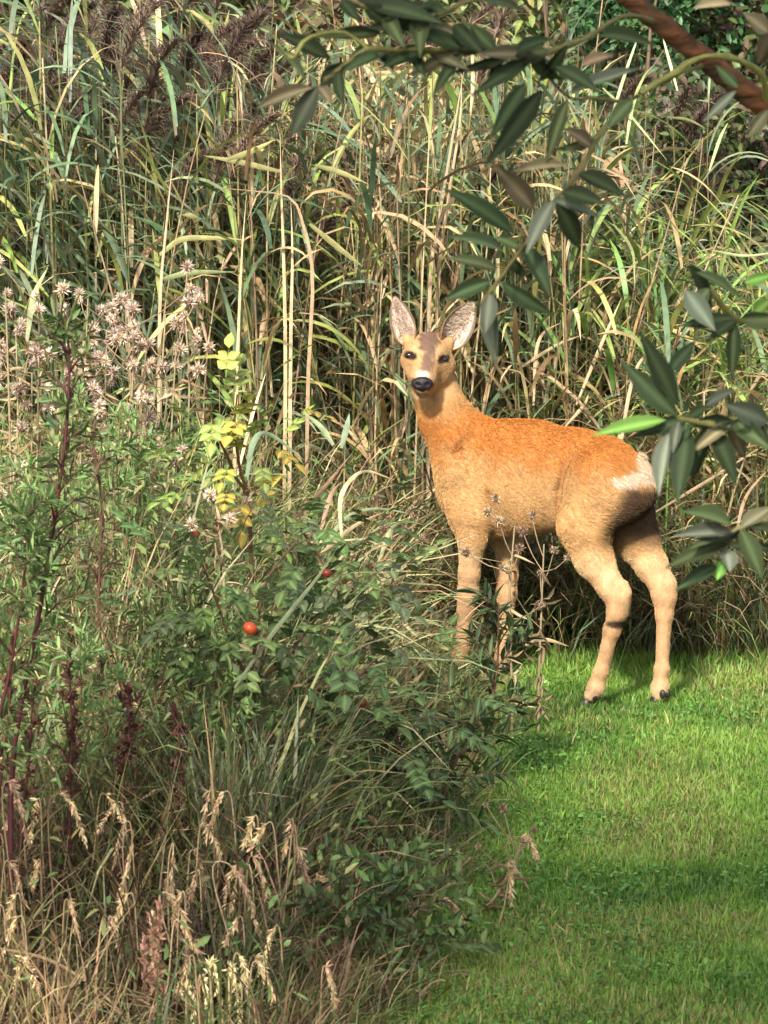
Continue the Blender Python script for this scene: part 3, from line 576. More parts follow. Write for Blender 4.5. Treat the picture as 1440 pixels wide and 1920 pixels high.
def reeds():
    KG = ReedKind('green reed', 'green reeds behind the thistles', 'reed', [(.20, .18, .07), (.14, .15, .06)], G_REED, (1.05, 1.55), .0042, 8, (.26, .44), (.013, .024), .75, M_STEM, M_REED)
    KD = ReedKind('dry straw-coloured reed', 'dry straw reed stalks', 'dry_reed', STRAW, STRAW + [(.22, .22, .09)], (1.15, 1.70), .0042, 4, (.18, .36), (.009, .017), 0, M_STEM, M_DRY, .3)
    KM = ReedKind('grey-green arching reed', 'grey-green reeds among the dry stalks', 'reed', [(.26, .21, .09), (.17, .16, .07)], G_REED + G_YEL + [(.17, .20, .12), (.20, .23, .15), (.15, .19, .11)], (1.05, 1.55), .004, 8, (.24, .42), (.011, .020), .12, M_STEM, M_REED)
    KB = ReedKind('bright green thin-leaved reed', 'bright green reeds by the dark hollow', 'reed', [(.16, .20, .06), (.28, .24, .10)], BRIGHT + G_YEL, (.75, 1.25), .0036, 9, (.25, .45), (.008, .014), .0, M_STEM, M_REED, .2, (.5, 1.6))
    def put(K, n, x0, x1, Y0, Y1, bias=None, sc=(.9, 1.1)):
        K.ymid = (Y0 + Y1) / 2
        for i in range(n):
            Y = U(Y0, Y1); x = wx(U(x0, x1), Y); K.place(x, Y, float(bank_z(Y)) - .01, sc=U(*sc), azbias=bias)
    put(KG, 62, -60, 430, 12.75, 13.9, R(170))
    put(KM, 38, 330, 700, 12.65, 13.5, R(190)); put(KM, 34, 650, 1060, 12.8, 13.6, None, (.85, 1.05))
    put(KD, 26, 240, 760, 12.55, 13.4); put(KD, 26, 700, 1150, 12.75, 13.7)
    put(KB, 40, 1040, 1500, 12.95, 14.2); put(KM, 12, 1000, 1440, 13.2, 14.0)
    # the thick mass of stems and leaves deeper in the bed
    mb = MB()
    n = 2600; Y = 12.6 + 2.6 * rng.random(n) ** .85; pxs = U(-420, 1850, n); x = wx(pxs, Y)
    Y = np.where((x > lawn_edge(12.5)) & (Y < lawn_back(x) + .12), Y + .35, Y)
    rightm = sst(1010, 1150, pxs + rng.normal(0, 60, n)); leftm = sst(480, 330, pxs + rng.normal(0, 60, n)); hollow = np.exp(-((pxs - 1330) / 130) ** 2) 
    H_ = (U(1.1, 1.6, n) * (1 - .32 * rightm) + .1 * leftm) * (1 - .25 * hollow); tilt = np.abs(rng.normal(0, .07, n)); az = U(0, 6.283, n); z0 = bank_z(Y)
    dry = rng.random(n) < np.where(leftm > .5, .22, np.where(rightm > .5, .33, .42))
    cs = np.where(dry[:, None], pal(STRAW + BROWN, n), pal([(.14, .13, .055), (.20, .17, .07), (.10, .10, .045)], n))
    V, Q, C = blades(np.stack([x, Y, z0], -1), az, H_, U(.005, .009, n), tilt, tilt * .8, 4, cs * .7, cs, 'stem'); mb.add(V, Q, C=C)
    for j in range(9):
        t = (.22 + .78 * (j + rng.random(n)) / 9); keep = rng.random(n) < np.where(dry, .5, .95); k = keep.nonzero()[0]; t = t[k]
        bx = np.stack([x[k] + np.sin(tilt[k] * 1.1) * np.cos(az[k]) * H_[k] * t, Y[k] + np.sin(tilt[k] * 1.1) * np.sin(az[k]) * H_[k] * t, z0[k] + H_[k] * t * .985], -1); m = len(k)
        green = np.where((rightm[k] > .5)[:, None], pal(BRIGHT + G_YEL + G_REED, m), pal(G_REED + G_REED + G_YEL, m)); cl = np.where((dry[k] | (rng.random(m) < .30 - .25 * t + .12 * (1 - leftm[k])))[:, None], pal(STRAW + BROWN, m), green)
        la = np.where(leftm[k] > .5, rng.normal(R(175), 1.0, m), U(0, 6.283, m)); dr = np.where(dry[k], U(1.0, 2.4, m), U(.5, 1.9, m))
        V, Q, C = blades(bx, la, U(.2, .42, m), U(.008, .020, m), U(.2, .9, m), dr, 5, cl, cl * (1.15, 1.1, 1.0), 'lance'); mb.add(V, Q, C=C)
    # dry skirt of dead leaves and short grass low in the bed
    n = 15000; Y = 12.55 + 2.0 * rng.random(n) ** 1.5; x = wx(U(-300, 1800, n), Y); k = ~((x > lawn_edge(12.5) - .05) & (Y < lawn_back(x) + .06)); x, Y = x[k], Y[k]; n = len(x); z0 = bank_z(Y)
    right = x > wx(1000, 12.8); c = np.where((rng.random(n) < np.where(right, .55, .72))[:, None], pal(STRAW + STRAW + BROWN, n), pal(G_YEL + G_REED + BRIGHT, n))
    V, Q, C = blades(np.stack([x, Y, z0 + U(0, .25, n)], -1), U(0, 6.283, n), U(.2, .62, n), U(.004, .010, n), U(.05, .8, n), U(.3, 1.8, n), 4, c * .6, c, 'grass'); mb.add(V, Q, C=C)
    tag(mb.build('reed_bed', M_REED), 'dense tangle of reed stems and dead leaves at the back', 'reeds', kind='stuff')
    # hanging plumes over the left of the bed, each on its own thin reed further back
    KP = ReedKind('thin-stemmed reed', 'thin plumed reeds in front of the shrubs', 'reed', [(.13, .11, .06)], G_REED + BROWN, (1.15, 1.70), .0035, 4, (.2, .36), (.010, .018), 1.0, M_STEM, M_REED, .5)
    put(KP, 46, -60, 540, 13.3, 14.6, R(200)); put(KP, 8, 560, 900, 14.0, 14.8, None)
if VEG: reeds()

# grass fringe that overhangs the lawn's back edge
def fringe():
    mb = MB(); n = 5200; x = U(wx(880, 12.6), 2.2, n); Y = lawn_back(x) + U(.0, .45, n) ** 1.0
    c = np.where((rng.random(n) < .45)[:, None], pal(STRAW + BROWN, n), pal(G_REED + G_YEL + [(.05, .09, .03)], n)); h = U(.15, .60, n)
    V, Q, C = blades(np.stack([x, Y, 0 * x], -1), rng.normal(R(250), .9, n), h, U(.003, .008, n), U(.05, .6, n), U(.4, 2.3, n), 5, c * .6, c, 'grass'); mb.add(V, Q, C=C)
    n = 900; x = U(wx(1180, 12.6), 2.2, n); Y = lawn_back(x) + U(.15, .6, n); c = pal(STRAW + G_YEL, n)     # long bent straws
    V, Q, C = blades(np.stack([x, Y, U(.1, .5, n)], -1), rng.normal(R(215), .9, n), U(.35, .7, n), U(.004, .009, n), U(.5, 1.1, n), U(.3, 1.4, n), 5, c * .8, c, 'grass'); mb.add(V, Q, C=C)
    tag(mb.build('fringe_grass', M_DRY), 'straw and olive grass hanging over the back edge of the lawn', 'grass', kind='stuff')
if VEG: fringe()

# ------------------------------------------------------------------ shrubs on the bank behind the reeds
def shrub(px, Y, z0, rx, ry, rz, n, cols, L, label, group=None, name='bank_shrub'):
    c = np.array([wx(px, Y), Y, z0]); root = empty(name, (c[0], c[1], float(bank_z(Y)) - .02)); tag(root, label, 'shrub', group); b = np.array(root.location)
    mb = MB(); tips = []
    for i in range(16):
        d = norm(np.array([rng.normal(0, .9), rng.normal(0, .6), U(.4, 1.4)])); e = c - b + d * np.array([rx, ry, rz]) * U(.5, .9); tips.append(e)
        V, Q = tube(catmull([(0, 0, 0), e * .4 + rng.normal(0, .06, 3), e * .75 + rng.normal(0, .06, 3), e], 9), np.linspace(.014, .003, 9), 5); mb.add(V, Q, C=(.11, .075, .05))
    mb.build('stems', M_STEM, root)
    k = 46; cc = norm(rng.normal(0, 1, (k, 3))) * U(.35, .95, (k, 1)) * np.array([rx, ry, rz]); cr = U(.10, .24, k) * (rx + rz) * .55
    i = rng.integers(0, k, n); P = c - b + cc[i] + norm(rng.normal(0, 1, (n, 3))) * (cr[i] * rng.random(n) ** .4)[:, None]
    D = norm(rng.normal(0, 1, (n, 3)) + np.array([0, -.5, -.3])); Nr = norm(rng.normal(0, .6, (n, 3)) + np.array([0, -.4, 1.]))
    V, Q, T, C = leaves(P, D, Nr, U(.7, 1.3, n) * L, U(.45, .75, n) * L, pal(cols, n, .22)); mb = MB().add(V, Q, T, C); tag(mb.build('crown', M_LEAF, root), kind='stuff')
if VEG:
    pale = [(.13, .19, .06), (.20, .25, .09), (.08, .12, .035), (.15, .12, .06)]; olive = [(.075, .10, .03), (.11, .13, .045), (.14, .10, .06), (.09, .06, .04)]; clover = [(.04, .115, .035), (.06, .16, .05), (.03, .08, .025)]; deep = [(.03, .05, .018), (.045, .07, .02)]
    shrub(60, 15.4, 1.75, .8, .6, .8, 5200, pale + olive, .055, 'olive and pale green leafy shrub on the bank behind the plumes', None)
    shrub(420, 15.8, 1.80, .8, .6, .8, 5200, pale + olive + BROWN, .050, 'mottled green and brown shrub on the bank above the bent reeds')
    shrub(760, 15.9, 1.85, .75, .6, .75, 4600, pale + G_YEL, .045, 'light green shrub on the bank above the deer')
    shrub(1170, 15.2, 1.70, .42, .4, .42, 4200, clover, .032, 'small round-leaved deep green shrub behind the willow limb')
    shrub(1420, 15.6, 1.70, .7, .5, .8, 5200, olive + deep + clover, .042, 'dark shrub in the hollow behind the bright reeds')
    shrub(1330, 14.75, 1.0, .5, .35, .55, 4500, deep + deep + olive, .040, 'low dark bush under the willow limb behind the bright reeds')
    shrub(-380, 16, 1.9, .9, .6, .9, 3000, pale + olive, .055, 'broad olive shrub at the far end of the reed bank')
    shrub(1900, 16, 1.9, .9, .6, .9, 3000, olive + deep, .05, 'dark green shrub on the bank past the willow trunk')

def bank_cover():
    n = 34000; Y = U(14.2, 19.5, n); x = wx(U(-700, 2200, n), Y); D = rng.normal(0, 1, (n, 3)); Nr = norm(rng.normal(0, .6, (n, 3)) + np.array([0, -.6, 1.]))
    V, Q, T, C = leaves(np.stack([x, Y, bank_z(Y) + .5 * rng.random(n) ** 2], -1), D, Nr, U(.03, .075, n), U(.02, .05, n), pal(deep + deep + clover + olive[:2], n))
    tag(MB().add(V, Q, T, C).build('bank_ivy', M_LEAF), 'dark green ground cover on the bank behind the reeds', 'ground cover', kind='stuff')
if VEG: bank_cover()

# ------------------------------------------------------------------ rough growth left of the lawn
def rough_h(x, Y):
    d = np.clip(lawn_edge(Y) - x, 0, 2); return np.clip(.10 + 1.25 * d, .08, np.interp(Y, [8, 8.8, 9.3, 9.7, 10.4, 11.6, 12.5], [.22, .30, .42, .58, .82, .80, .75]))
def rough():
    mb = MB()
    def pts(n, y0=6.4, y1=12.7, pad=.02, far=2.1):
        Y = y0 + (y1 - y0) * rng.random(n); x = lawn_edge(Y) + pad - far * rng.random(n) ** 1.15; return x, Y
    nt_ = 2350; tx, tY = pts(nt_, far=2.3); th_ = rough_h(tx, tY) * U(.65, 1.2, nt_); q = vnoise(tx, tY, 6, 52)
    kind = rng.random(nt_) < np.clip((.5 - q) * 3 + .30 + .42 * (tY < 9.7), .05, .92)
    tc = np.where(kind[:, None], pal([(.24, .155, .075), (.32, .22, .115), (.17, .11, .055), (.10, .065, .038), (.38, .28, .15), (.30, .18, .11)], nt_, .25), pal([(.12, .16, .05), (.16, .20, .07), (.085, .12, .04), (.20, .21, .07), (.22, .24, .10)], nt_, .22))
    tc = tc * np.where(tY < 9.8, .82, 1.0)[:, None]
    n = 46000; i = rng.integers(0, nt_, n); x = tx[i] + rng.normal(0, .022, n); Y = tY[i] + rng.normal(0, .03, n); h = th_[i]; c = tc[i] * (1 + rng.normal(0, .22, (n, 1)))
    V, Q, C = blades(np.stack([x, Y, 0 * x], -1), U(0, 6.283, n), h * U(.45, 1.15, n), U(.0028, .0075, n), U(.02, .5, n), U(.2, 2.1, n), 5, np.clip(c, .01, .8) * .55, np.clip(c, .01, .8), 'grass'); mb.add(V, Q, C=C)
    # broader pale blades
    n = 2600; x, Y = pts(n, 9.6, 12.7); h = rough_h(x, Y); c = pal([(.22, .25, .12), (.30, .29, .14), (.42, .36, .20), (.15, .20, .08)], n)
    V, Q, C = blades(np.stack([x, Y, 0 * x], -1), U(0, 6.283, n), h * U(.7, 1.25, n), U(.006, .012, n), U(.05, .6, n), U(.5, 2.2, n), 6, c * .7, c, 'lance'); mb.add(V, Q, C=C)
    # low spill of short growth along the lawn edge
    n = 12000; Y = U(6.4, 12.6, n); x = lawn_edge(Y) + rng.normal(-.07, .07, n); c = np.where((rng.random(n) < .4)[:, None], pal(STRAW + [(.30, .20, .10)], n), pal([(.10, .15, .04), (.15, .19, .06)], n))
    V, Q, C = blades(np.stack([x, Y, 0 * x], -1), rng.normal(-.3, 1.3, n), U(.05, .18, n), U(.0022, .005, n), U(.1, 1.1, n), U(.2, 1.6, n), 4, c * .7, c, 'grass'); mb.add(V, Q, C=C)
    tag(mb.build('rough_grass', M_DRY), 'tangle of brown and green wild grass left of the lawn', 'grass', kind='stuff')
    # small herb leaves through the tangle
    n = 36000; x, Y = pts(n); h = rough_h(x, Y) * 1.1; k = rng.random(n) < np.clip((vnoise(x, Y, 3.2, 61) - .38) * 4, .08, 1) * np.where(Y < 9.75, .12, 1); x, Y, h = x[k], Y[k], h[k]; n = len(x)
    P = np.stack([x, Y, h * U(.15, .95, n)], -1); D = rng.normal(0, 1, (n, 3)) + np.array([0, -.3, .3]); Nr = norm(rng.normal(0, .5, (n, 3)) + np.array([0, -.3, 1.]))
    V, Q, T, C = leaves(P, D, Nr, U(.018, .045, n), U(.007, .017, n), pal([(.10, .165, .045), (.14, .21, .065), (.065, .115, .032), (.20, .24, .075), (.17, .12, .06), (.24, .25, .10)], n))
    tag(MB().add(V, Q, T, C).build('herb_leaves', M_LEAF), 'small green weed leaves through the wild grass left of the lawn', 'weeds', kind='stuff')
if VEG: rough()

# ------------------------------------------------------------------ plants that can be told apart in the rough growth
def stemcol(c, n): return np.repeat(np.asarray(c, float)[None], n, 0)
def leafy_plant(name, cat, label, pts, r0, nbr, leafL, leafW, cols, stem, group=None, brlen=(.10, .22), perbr=16, up=.8, start=.2, mat=None, parts=False, leafmesh=None):
    """upright plant along world points: stem, side shoots, leaves"""
    P = catmull(pts, 22); base = P[0].copy(); root = empty(name, base); tag(root, label, cat, group); P = P - base; n = len(P)
    mb = MB(); V, Q = tube(P, np.linspace(r0, r0 * .3, n), 6); mb.add(V, Q, C=stem); LP, LD = [], []
    tan = norm(np.gradient(P, axis=0)); Ltot = np.linalg.norm(np.diff(P, axis=0), axis=1).sum()
    for b in range(nbr):
        t = start + (1 - start) * (b + rng.random()) / nbr; i = min(int(t * (n - 1)), n - 1); a = b * 2.4 + U(-.4, .4)
        d = norm(np.array([math.cos(a), math.sin(a), 0]) + tan[i] * up); L = U(*brlen) * (1.15 - .7 * t); e = P[i] + d * L + np.array([0, 0, -.10 * L])
        m = P[i] + d * L * .5 + np.array([0, 0, .06 * L]); B = catmull([P[i], m, e], 6); V, Q = tube(B, np.linspace(r0 * .4, r0 * .12, 6), 4); mb.add(V, Q, C=np.asarray(stem) * 1.1)
        for j in range(perbr):
            s = (j + .7) / perbr; q = B[min(int(s * 5), 4)] + (B[min(int(s * 5) + 1, 5)] - B[min(int(s * 5), 4)]) * (s * 5 % 1); ph = j * 2.4 + U(-.3, .3)
            o = norm(np.cross(d, [math.cos(ph), math.sin(ph), .3])); LP.append(q); LD.append(norm(o + d * .9 + rng.normal(0, .15, 3)))
    mb.build('stem', M_STEM, root); LP = np.array(LP); LD = np.array(LD); k = len(LP)
    if parts:
        for i in range(k):
            o = link('leaf', leafmesh[rng.integers(len(leafmesh))], root, LP[i]); s = U(*leafL)
            q = Vector(LD[i]).to_track_quat('X', 'Z'); o.rotation_mode = 'QUATERNION'; o.rotation_quaternion = q; o.scale = (s, s * leafW[0] / leafL[0] * U(.9, 1.2), s)
    else:
        Nr = norm(np.cross(LD, rng.normal(0, 1, (k, 3))) + np.array([0, -.3, .8]))
        V, Q, T, C = leaves(LP, LD, Nr, U(*leafL, k), U(*leafW, k), pal(cols, k)); tag(MB().add(V, Q, T, C).build('foliage', mat or M_LEAF, root), kind='stuff')
    return root
def unit_leaf(col, seg=6, wid=.5, curl=.18, fold=.12, wav=.0):
    """leaf one unit long along +x, one unit wide, with a raised pale midrib"""
    s = np.linspace(0, 1, seg + 1); p = np.maximum(np.sin(np.pi * np.clip(s, 0, 1) ** .8) ** 1.05, .02) * wid; h = -curl * s ** 1.8
    V, C = [], []
    for i in range(seg + 1):
        for y in (-1, -.5, 0, .5, 1):
            V.append((s[i], y * p[i], h[i] + fold * abs(y) * p[i] + wav * math.sin(s[i] * 17 + y * 2) * abs(y) * .1)); C.append(np.asarray(col) * (2.0 if y == 0 else (1. - .10 * abs(y))))
    i = np.arange(seg)[:, None] * 5 + np.arange(4)[None]; Q = np.stack([i, i + 5, i + 6, i + 1], -1).reshape(-1, 4)
    return np.array(V), Q, np.array(C)
def leaf_meshes(cols, mat, n=None, **kw): return [mesh_np('leaf', *(lambda a: (a[0], a[1]))(g), cols=g[2], mat=mat) for g in (unit_leaf(c, curl=U(-.05, .3), fold=U(.05, .35), **kw) for c in cols for _ in range(n or 2))]

def pline(pp, Y0, Y1):                           # photo points along a plant, from its foot at Y0 to its tip at Y1
    n = len(pp); return [at(x, y, Y0 + (Y1 - Y0) * i / (n - 1)) for i, (x, y) in enumerate(pp)]
def from_ground(pp, Y, lean=0.0):                # the same, with the first point dropped to the ground below it
    P = pline(pp, Y, Y + lean); f = P[0].copy(); f[2] = 0
    return [f] + P if P[0][2] > .05 else [f] + P[1:]
GR1 = [(.09, .16, .045), (.13, .21, .065), (.065, .115, .035), (.17, .23, .075)]; GR2 = [(.055, .095, .03), (.04, .07, .022), (.075, .125, .04)]
YG = [(.24, .27, .06), (.17, .23, .05), (.30, .26, .06)]
def wild_plants():
    red = (.085, .025, .022)
    # mugwort with dark red stems
    leafy_plant('mugwort', 'plant', 'tall mugwort with a dark red stem rising above the brown grass', from_ground([(22, 1450), (70, 1170), (98, 1000), (122, 830), (130, 680), (122, 590)], 9.2), .0065, 26, (.03, .06), (.006, .012), GR1 + [(.12, .10, .05)], red, None, (.06, .16), 10, .9, .35)
    leafy_plant('mugwort', 'plant', 'feathery green mugwort beside the tall red-stemmed one', from_ground([(-30, 1500), (20, 1250), (45, 1080), (60, 930)], 9.1), .005, 22, (.03, .055), (.006, .011), GR1, red, None, (.08, .18), 18, .8, .3)
    leafy_plant('mugwort', 'plant', 'mugwort with brown seed spikes at the foot of the dry thistles', from_ground([(200, 1380), (185, 1150), (190, 950), (170, 800)], 10.0), .005, 20, (.02, .04), (.005, .009), [(.13, .09, .05), (.10, .12, .05), (.16, .12, .06)], (.10, .045, .03), None, (.06, .14), 16, 1.2, .3)
    spots = [((355, 1400), (360, 1230), (355, 1100), 10.0), ((300, 1420), (285, 1250), (280, 1130), 9.9), ((120, 1500), (150, 1330), (150, 1200), 9.6), ((430, 1420), (410, 1280), (400, 1180), 9.8), ((250, 1100), (260, 950), (255, 800), 10.9), ((200, 1180), (215, 950), (225, 780), 10.7), ((330, 1050), (330, 900), (340, 790), 11.2), ((560, 1300), (555, 1150), (560, 1040), 10.9), ((60, 1250), (55, 1000), (60, 880), 10.2), ((150, 1100), (140, 900), (150, 740), 11.0)]
    ml = ['bushy mugwort left of the orange-red rose hip', 'bushy mugwort behind the dark vertical blades', 'short bushy mugwort between the red-stemmed one and the brown grass', 'bushy mugwort just below the orange-red rose hip', 'bushy mugwort behind the yellowing rose sprig', 'tall bushy mugwort below the dead thistles', 'bushy mugwort close behind the yellowing rose sprig', 'bushy mugwort between the two green roses', 'bushy mugwort behind the red-stemmed one', 'bushy mugwort in the midst of the dead thistles']
    for (a, b, c, Y), lb in zip(spots, ml):
        leafy_plant('mugwort', 'plant', lb, from_ground([a, b, c], Y), .004, 20, (.022, .045), (.005, .010), GR1, (.12, .08, .04), 'bushy green mugworts in the rough', (.07, .18), 18, .8, .25)
    for k_, (x0, y0, x1, y1) in enumerate([(-10, 1560, 25, 1180), (40, 1560, 62, 1230), (130, 1500, 128, 1250), (230, 1480, 240, 1290), (330, 1560, 332, 1330)]):
        leafy_plant('dock', 'plant', ['dark red dead dock stem with few leaves at the edge of the brown grass', 'dark red dead dock stem close beside the red-stemmed mugwort', 'thin red-brown dock stem between the mugworts', 'thin red-brown dock stem behind the brown grass tufts', 'red-brown dock stem left of the dark vertical blades'][k_], from_ground([(x0, y0), ((x0 + x1) / 2 + 6, (y0 + y1) / 2), (x1, y1)], 9.3 + .08 * k_), .0055, 16, (.010, .02), (.006, .012), [(.09, .035, .025), (.13, .055, .035), (.06, .025, .02)], (.085, .03, .022), None, (.03, .08), 14, 1.6, .3)
    n = 420; Yb = U(9.55, 9.95, n); xb = wx(U(370, 560, n), Yb); cb_ = pal([(.16, .19, .10), (.11, .14, .06), (.20, .21, .12), (.08, .10, .045)], n)
    V, Q, C = blades(np.stack([xb, Yb, 0 * xb], -1), U(0, 6.283, n), U(.25, .52, n), U(.006, .012, n), U(.0, .25, n), U(.1, 1.1, n), 6, cb_ * .6, cb_, 'lance')
    tag(MB().add(V, Q, C=C).build('sedge_clump', M_REED), 'clump of dark upright grey-green blades below the roses', 'grass', kind='stuff')
    # narrow-leaved dark shrub at the lawn edge: each leaf on its own
    NL = leaf_meshes([(.045, .075, .026), (.06, .10, .035), (.032, .055, .02), (.085, .12, .045)], M_LEAF, 2)
    leafy_plant('willow_sapling', 'sapling', 'dark narrow-leaved sapling at the lawn edge below the fore legs', from_ground([(850, 1560), (895, 1400), (930, 1270), (935, 1130)], 11.0), .006, 13, (.042, .066), (.010, .013), None, (.10, .05, .03), None, (.10, .20), 12, 1.0, .15, None, True, NL)
    leafy_plant('willow_sapling', 'sapling', 'sapling with dark spreading shoots leaning out over the lawn', from_ground([(760, 1600), (815, 1520), (850, 1440), (880, 1370)], 10.4), .006, 12, (.042, .064), (.010, .013), None, (.09, .045, .03), None, (.13, .24), 13, .5, .15, None, True, NL)
    leafy_plant('willow_sapling', 'sapling', 'low sapling with drooping dark shoots, left of the one over the lawn', from_ground([(690, 1580), (720, 1480), (745, 1400), (740, 1340)], 10.3), .005, 10, (.035, .055), (.009, .012), None, (.09, .05, .03), None, (.09, .17), 9, .6, .2, None, True, NL)
    # low dark green bushes at the bottom
    leafy_plant('low_bush', 'bush', 'low dark green bush at the lawn edge under the pale seed stalks', from_ground([(700, 1900), (720, 1800), (730, 1700), (735, 1640)], 9.25), .005, 26, (.022, .04), (.009, .016), GR2 + GR1, (.10, .05, .03), None, (.16, .32), 30, .6, .05)
    leafy_plant('low_bush', 'bush', 'small dark green bush spreading beside the low one towards the brown grass', from_ground([(600, 1930), (630, 1840), (640, 1760), (640, 1690)], 9.1), .005, 22, (.022, .04), (.009, .016), GR2, (.10, .05, .03), None, (.13, .27), 26, .6, .05)
    leafy_plant('low_bush', 'bush', 'yellow-green plant with pale seed tufts at the foot of the brown grass', from_ground([(400, 2000), (400, 1920), (400, 1870), (405, 1850)], 8.75), .004, 18, (.02, .04), (.008, .014), YG + GR1, (.2, .16, .06), None, (.06, .12), 12, 1.2, .1)
    # roses: every compound leaf and every hip is a part
    def rose_leaf(col):
        mb = MB(); V, Q = tube([(0, 0, 0), (.5, 0, .03), (1, 0, -.03)], [.012, .009, .005], 4); mb.add(V, Q, C=np.asarray(col) * 1.2)
        for (a, sd) in ((.30, 1), (.30, -1), (.62, 1), (.62, -1), (.98, 0)):
            g = unit_leaf(col, 4, .5, .12, .2); c, s_ = math.cos(sd * 1.0), math.sin(sd * 1.0); sc = .46 if sd else .54; Vl = g[0] * np.array([sc, sc * .72, sc])
            mb.add(np.stack([a + Vl[:, 0] * c - Vl[:, 1] * s_, Vl[:, 0] * s_ + Vl[:, 1] * c, Vl[:, 2] + .01], -1), g[1], C=g[2])
        return mb.mesh('leaf', M_LEAF)
    RG = [rose_leaf(c) for c in ((.07, .115, .035), (.09, .145, .042), (.055, .09, .03), (.12, .165, .05), (.10, .13, .06))]; RY = [rose_leaf(c) for c in ((.26, .28, .05), (.19, .24, .05), (.33, .26, .05), (.15, .21, .05))]
    hv, hq = ellipsoid((0, 0, 0), np.diag([1, 1, .85]), 14, 9); hb = MB().add(hv, hq); HIP = hb.mesh('rose_hip', M_HIP); HIP2 = hb.mesh('rose_hip', M_HIP2)
    cb = MB()
    for a in range(5):
        g = ribbon_leaf(.9, .3, .5, .7, (.12, .09, .04), seg=3); c, s_ = math.cos(a * 1.257), math.sin(a * 1.257); cb.add(np.stack([g[0][:, 0] * c - g[0][:, 1] * s_, g[0][:, 0] * s_ + g[0][:, 1] * c, g[0][:, 2] + .8], -1), g[1], C=g[2])
    CALYX = cb.mesh('calyx', M_STEM)
    def rose(label, canes, Y, nleaf, hips, L=(.055, .085), kinds=RG, spread=.09):
        f = at(*canes[0][0], Y); f[2] = 0; root = empty('wild_rose', f); tag(root, label, 'rose bush'); mb = MB(); allp = []
        for cn in canes:
            P = catmull([f * .999] + pline(cn, Y, Y + U(-.15, .15)), 20); allp.append(P - f); V, Q = tube(P - f, np.linspace(.0055, .002, 20), 5); mb.add(V, Q, C=(.11, .055, .03))
        mb.build('canes', M_STEM, root)
        for i in range(nleaf):
            P = allp[i % len(allp)]; k = rng.integers(5, 20); q = P[k] + rng.normal(0, spread, 3) * (1, .8, .7); d = norm(q - P[k] + np.array([0, -.03, -.02]) + rng.normal(0, .03, 3))
            o = link('leaf', kinds[rng.integers(len(kinds))], root, q); o.rotation_mode = 'QUATERNION'; o.rotation_quaternion = Vector(d).to_track_quat('X', 'Z'); s = U(*L); o.scale = (s, s, s)
        for hx, hy, r, dY in hips:
            p = at(hx, hy, Y + dY - .12) - f; r = r * 1.12; h = link('rose_hip', HIP if r > .014 else HIP2, root, p); h.rotation_euler = (U(1.8, 2.6), U(-.3, .3), U(0, 6)); h.scale = (r, r, r); link('calyx', CALYX, h)
            j = min(range(len(allp)), key=lambda a: np.linalg.norm(allp[a] - p, axis=1).min()); q = allp[j][np.linalg.norm(allp[j] - p, axis=1).argmin()]
            V, Q = tube(catmull([q, (p + q) / 2 + np.array([0, 0, .01]), p], 7), .0014, 4); link('hip_stalk', mesh_np('hip_stalk', V, Q, cols=stemcol((.12, .10, .04), len(V)), mat=M_STEM), root)
    rose('wild rose with a bright orange-red hip in the middle of the rough growth', [[(470, 1330), (480, 1200), (500, 1090), (560, 1010)], [(470, 1330), (430, 1200), (400, 1110), (380, 1060)], [(470, 1330), (540, 1230), (600, 1150), (640, 1080)]], 9.9, 105, [(469, 1178, .0135, -.1), (613, 1075, .0095, 0.), (365, 1003, .0085, .1)])
    rose('dark-leaved wild rose with a pale red hip beside the lawn saplings', [[(600, 1450), (620, 1370), (660, 1290), (700, 1240)], [(600, 1450), (660, 1380), (720, 1330), (760, 1300)], [(600, 1450), (560, 1370), (560, 1290), (590, 1230)]], 10.2, 100, [(680, 1318, .0100, -.12), (643, 1312, .0080, -.08)], kinds=RG[:3] + RG[2:3])
    rose('yellowing wild rose sprig above the green rose leaves', [[(470, 1000), (440, 890), (410, 820), (390, 760)], [(470, 1000), (450, 880), (440, 800), (445, 740)]], 10.6, 30, [], kinds=RY, spread=.06)
    rose('green wild rose shoot beside the pale fallen reed leaves', [[(640, 1150), (600, 1050), (570, 1000), (560, 960)], [(640, 1150), (660, 1070), (690, 1010), (700, 1000)]], 10.8, 52, [], kinds=RG[1:], spread=.07)
    # dead thistles with pale fluff
    def thistle(label, pp, Y, heads, group, fl=((.66, .53, .42), (.78, .67, .56), (.46, .32, .23)), big=1.0):
        P = catmull(from_ground(pp, Y), 16); f = P[0].copy(); root = empty('dead_thistle', f); tag(root, label, 'thistle', group); P = P - f; mb = MB(); V, Q = tube(P, np.linspace(.0045, .002, 16), 5); mb.add(V, Q, C=(.24, .19, .11)); ends = []
        for k in range(heads):
            i = rng.integers(9, 16); e = P[i] + np.array([rng.normal(0, .055), rng.normal(0, .05), U(.01, .10)]); ends.append(e); V, Q = tube(catmull([P[i], (P[i] + e) / 2 + np.array([0, 0, -.01]), e], 5), .0014, 4); mb.add(V, Q, C=(.24, .17, .10))
        mb.build('stem', M_STEM, root)
        for e in ends:
            n = 130; d = norm(rng.normal(0, 1, (n, 3)) + np.array([0, 0, .3])); s = U(.011, .024) * big; V, Q, T, C = leaves(np.zeros((n, 3)), d, rng.normal(0, 1, (n, 3)), s * U(.4, 1.2, n), s * .17, pal(fl, n))
            V2, Q2 = ellipsoid((0, 0, -.004), np.eye(3) * s * .42, 8, 6); m = MB().add(V, Q, T, C).add(V2, Q2, C=(.20, .14, .08)); o = m.build('seed_head', M_FLUFF, root); o.location = e
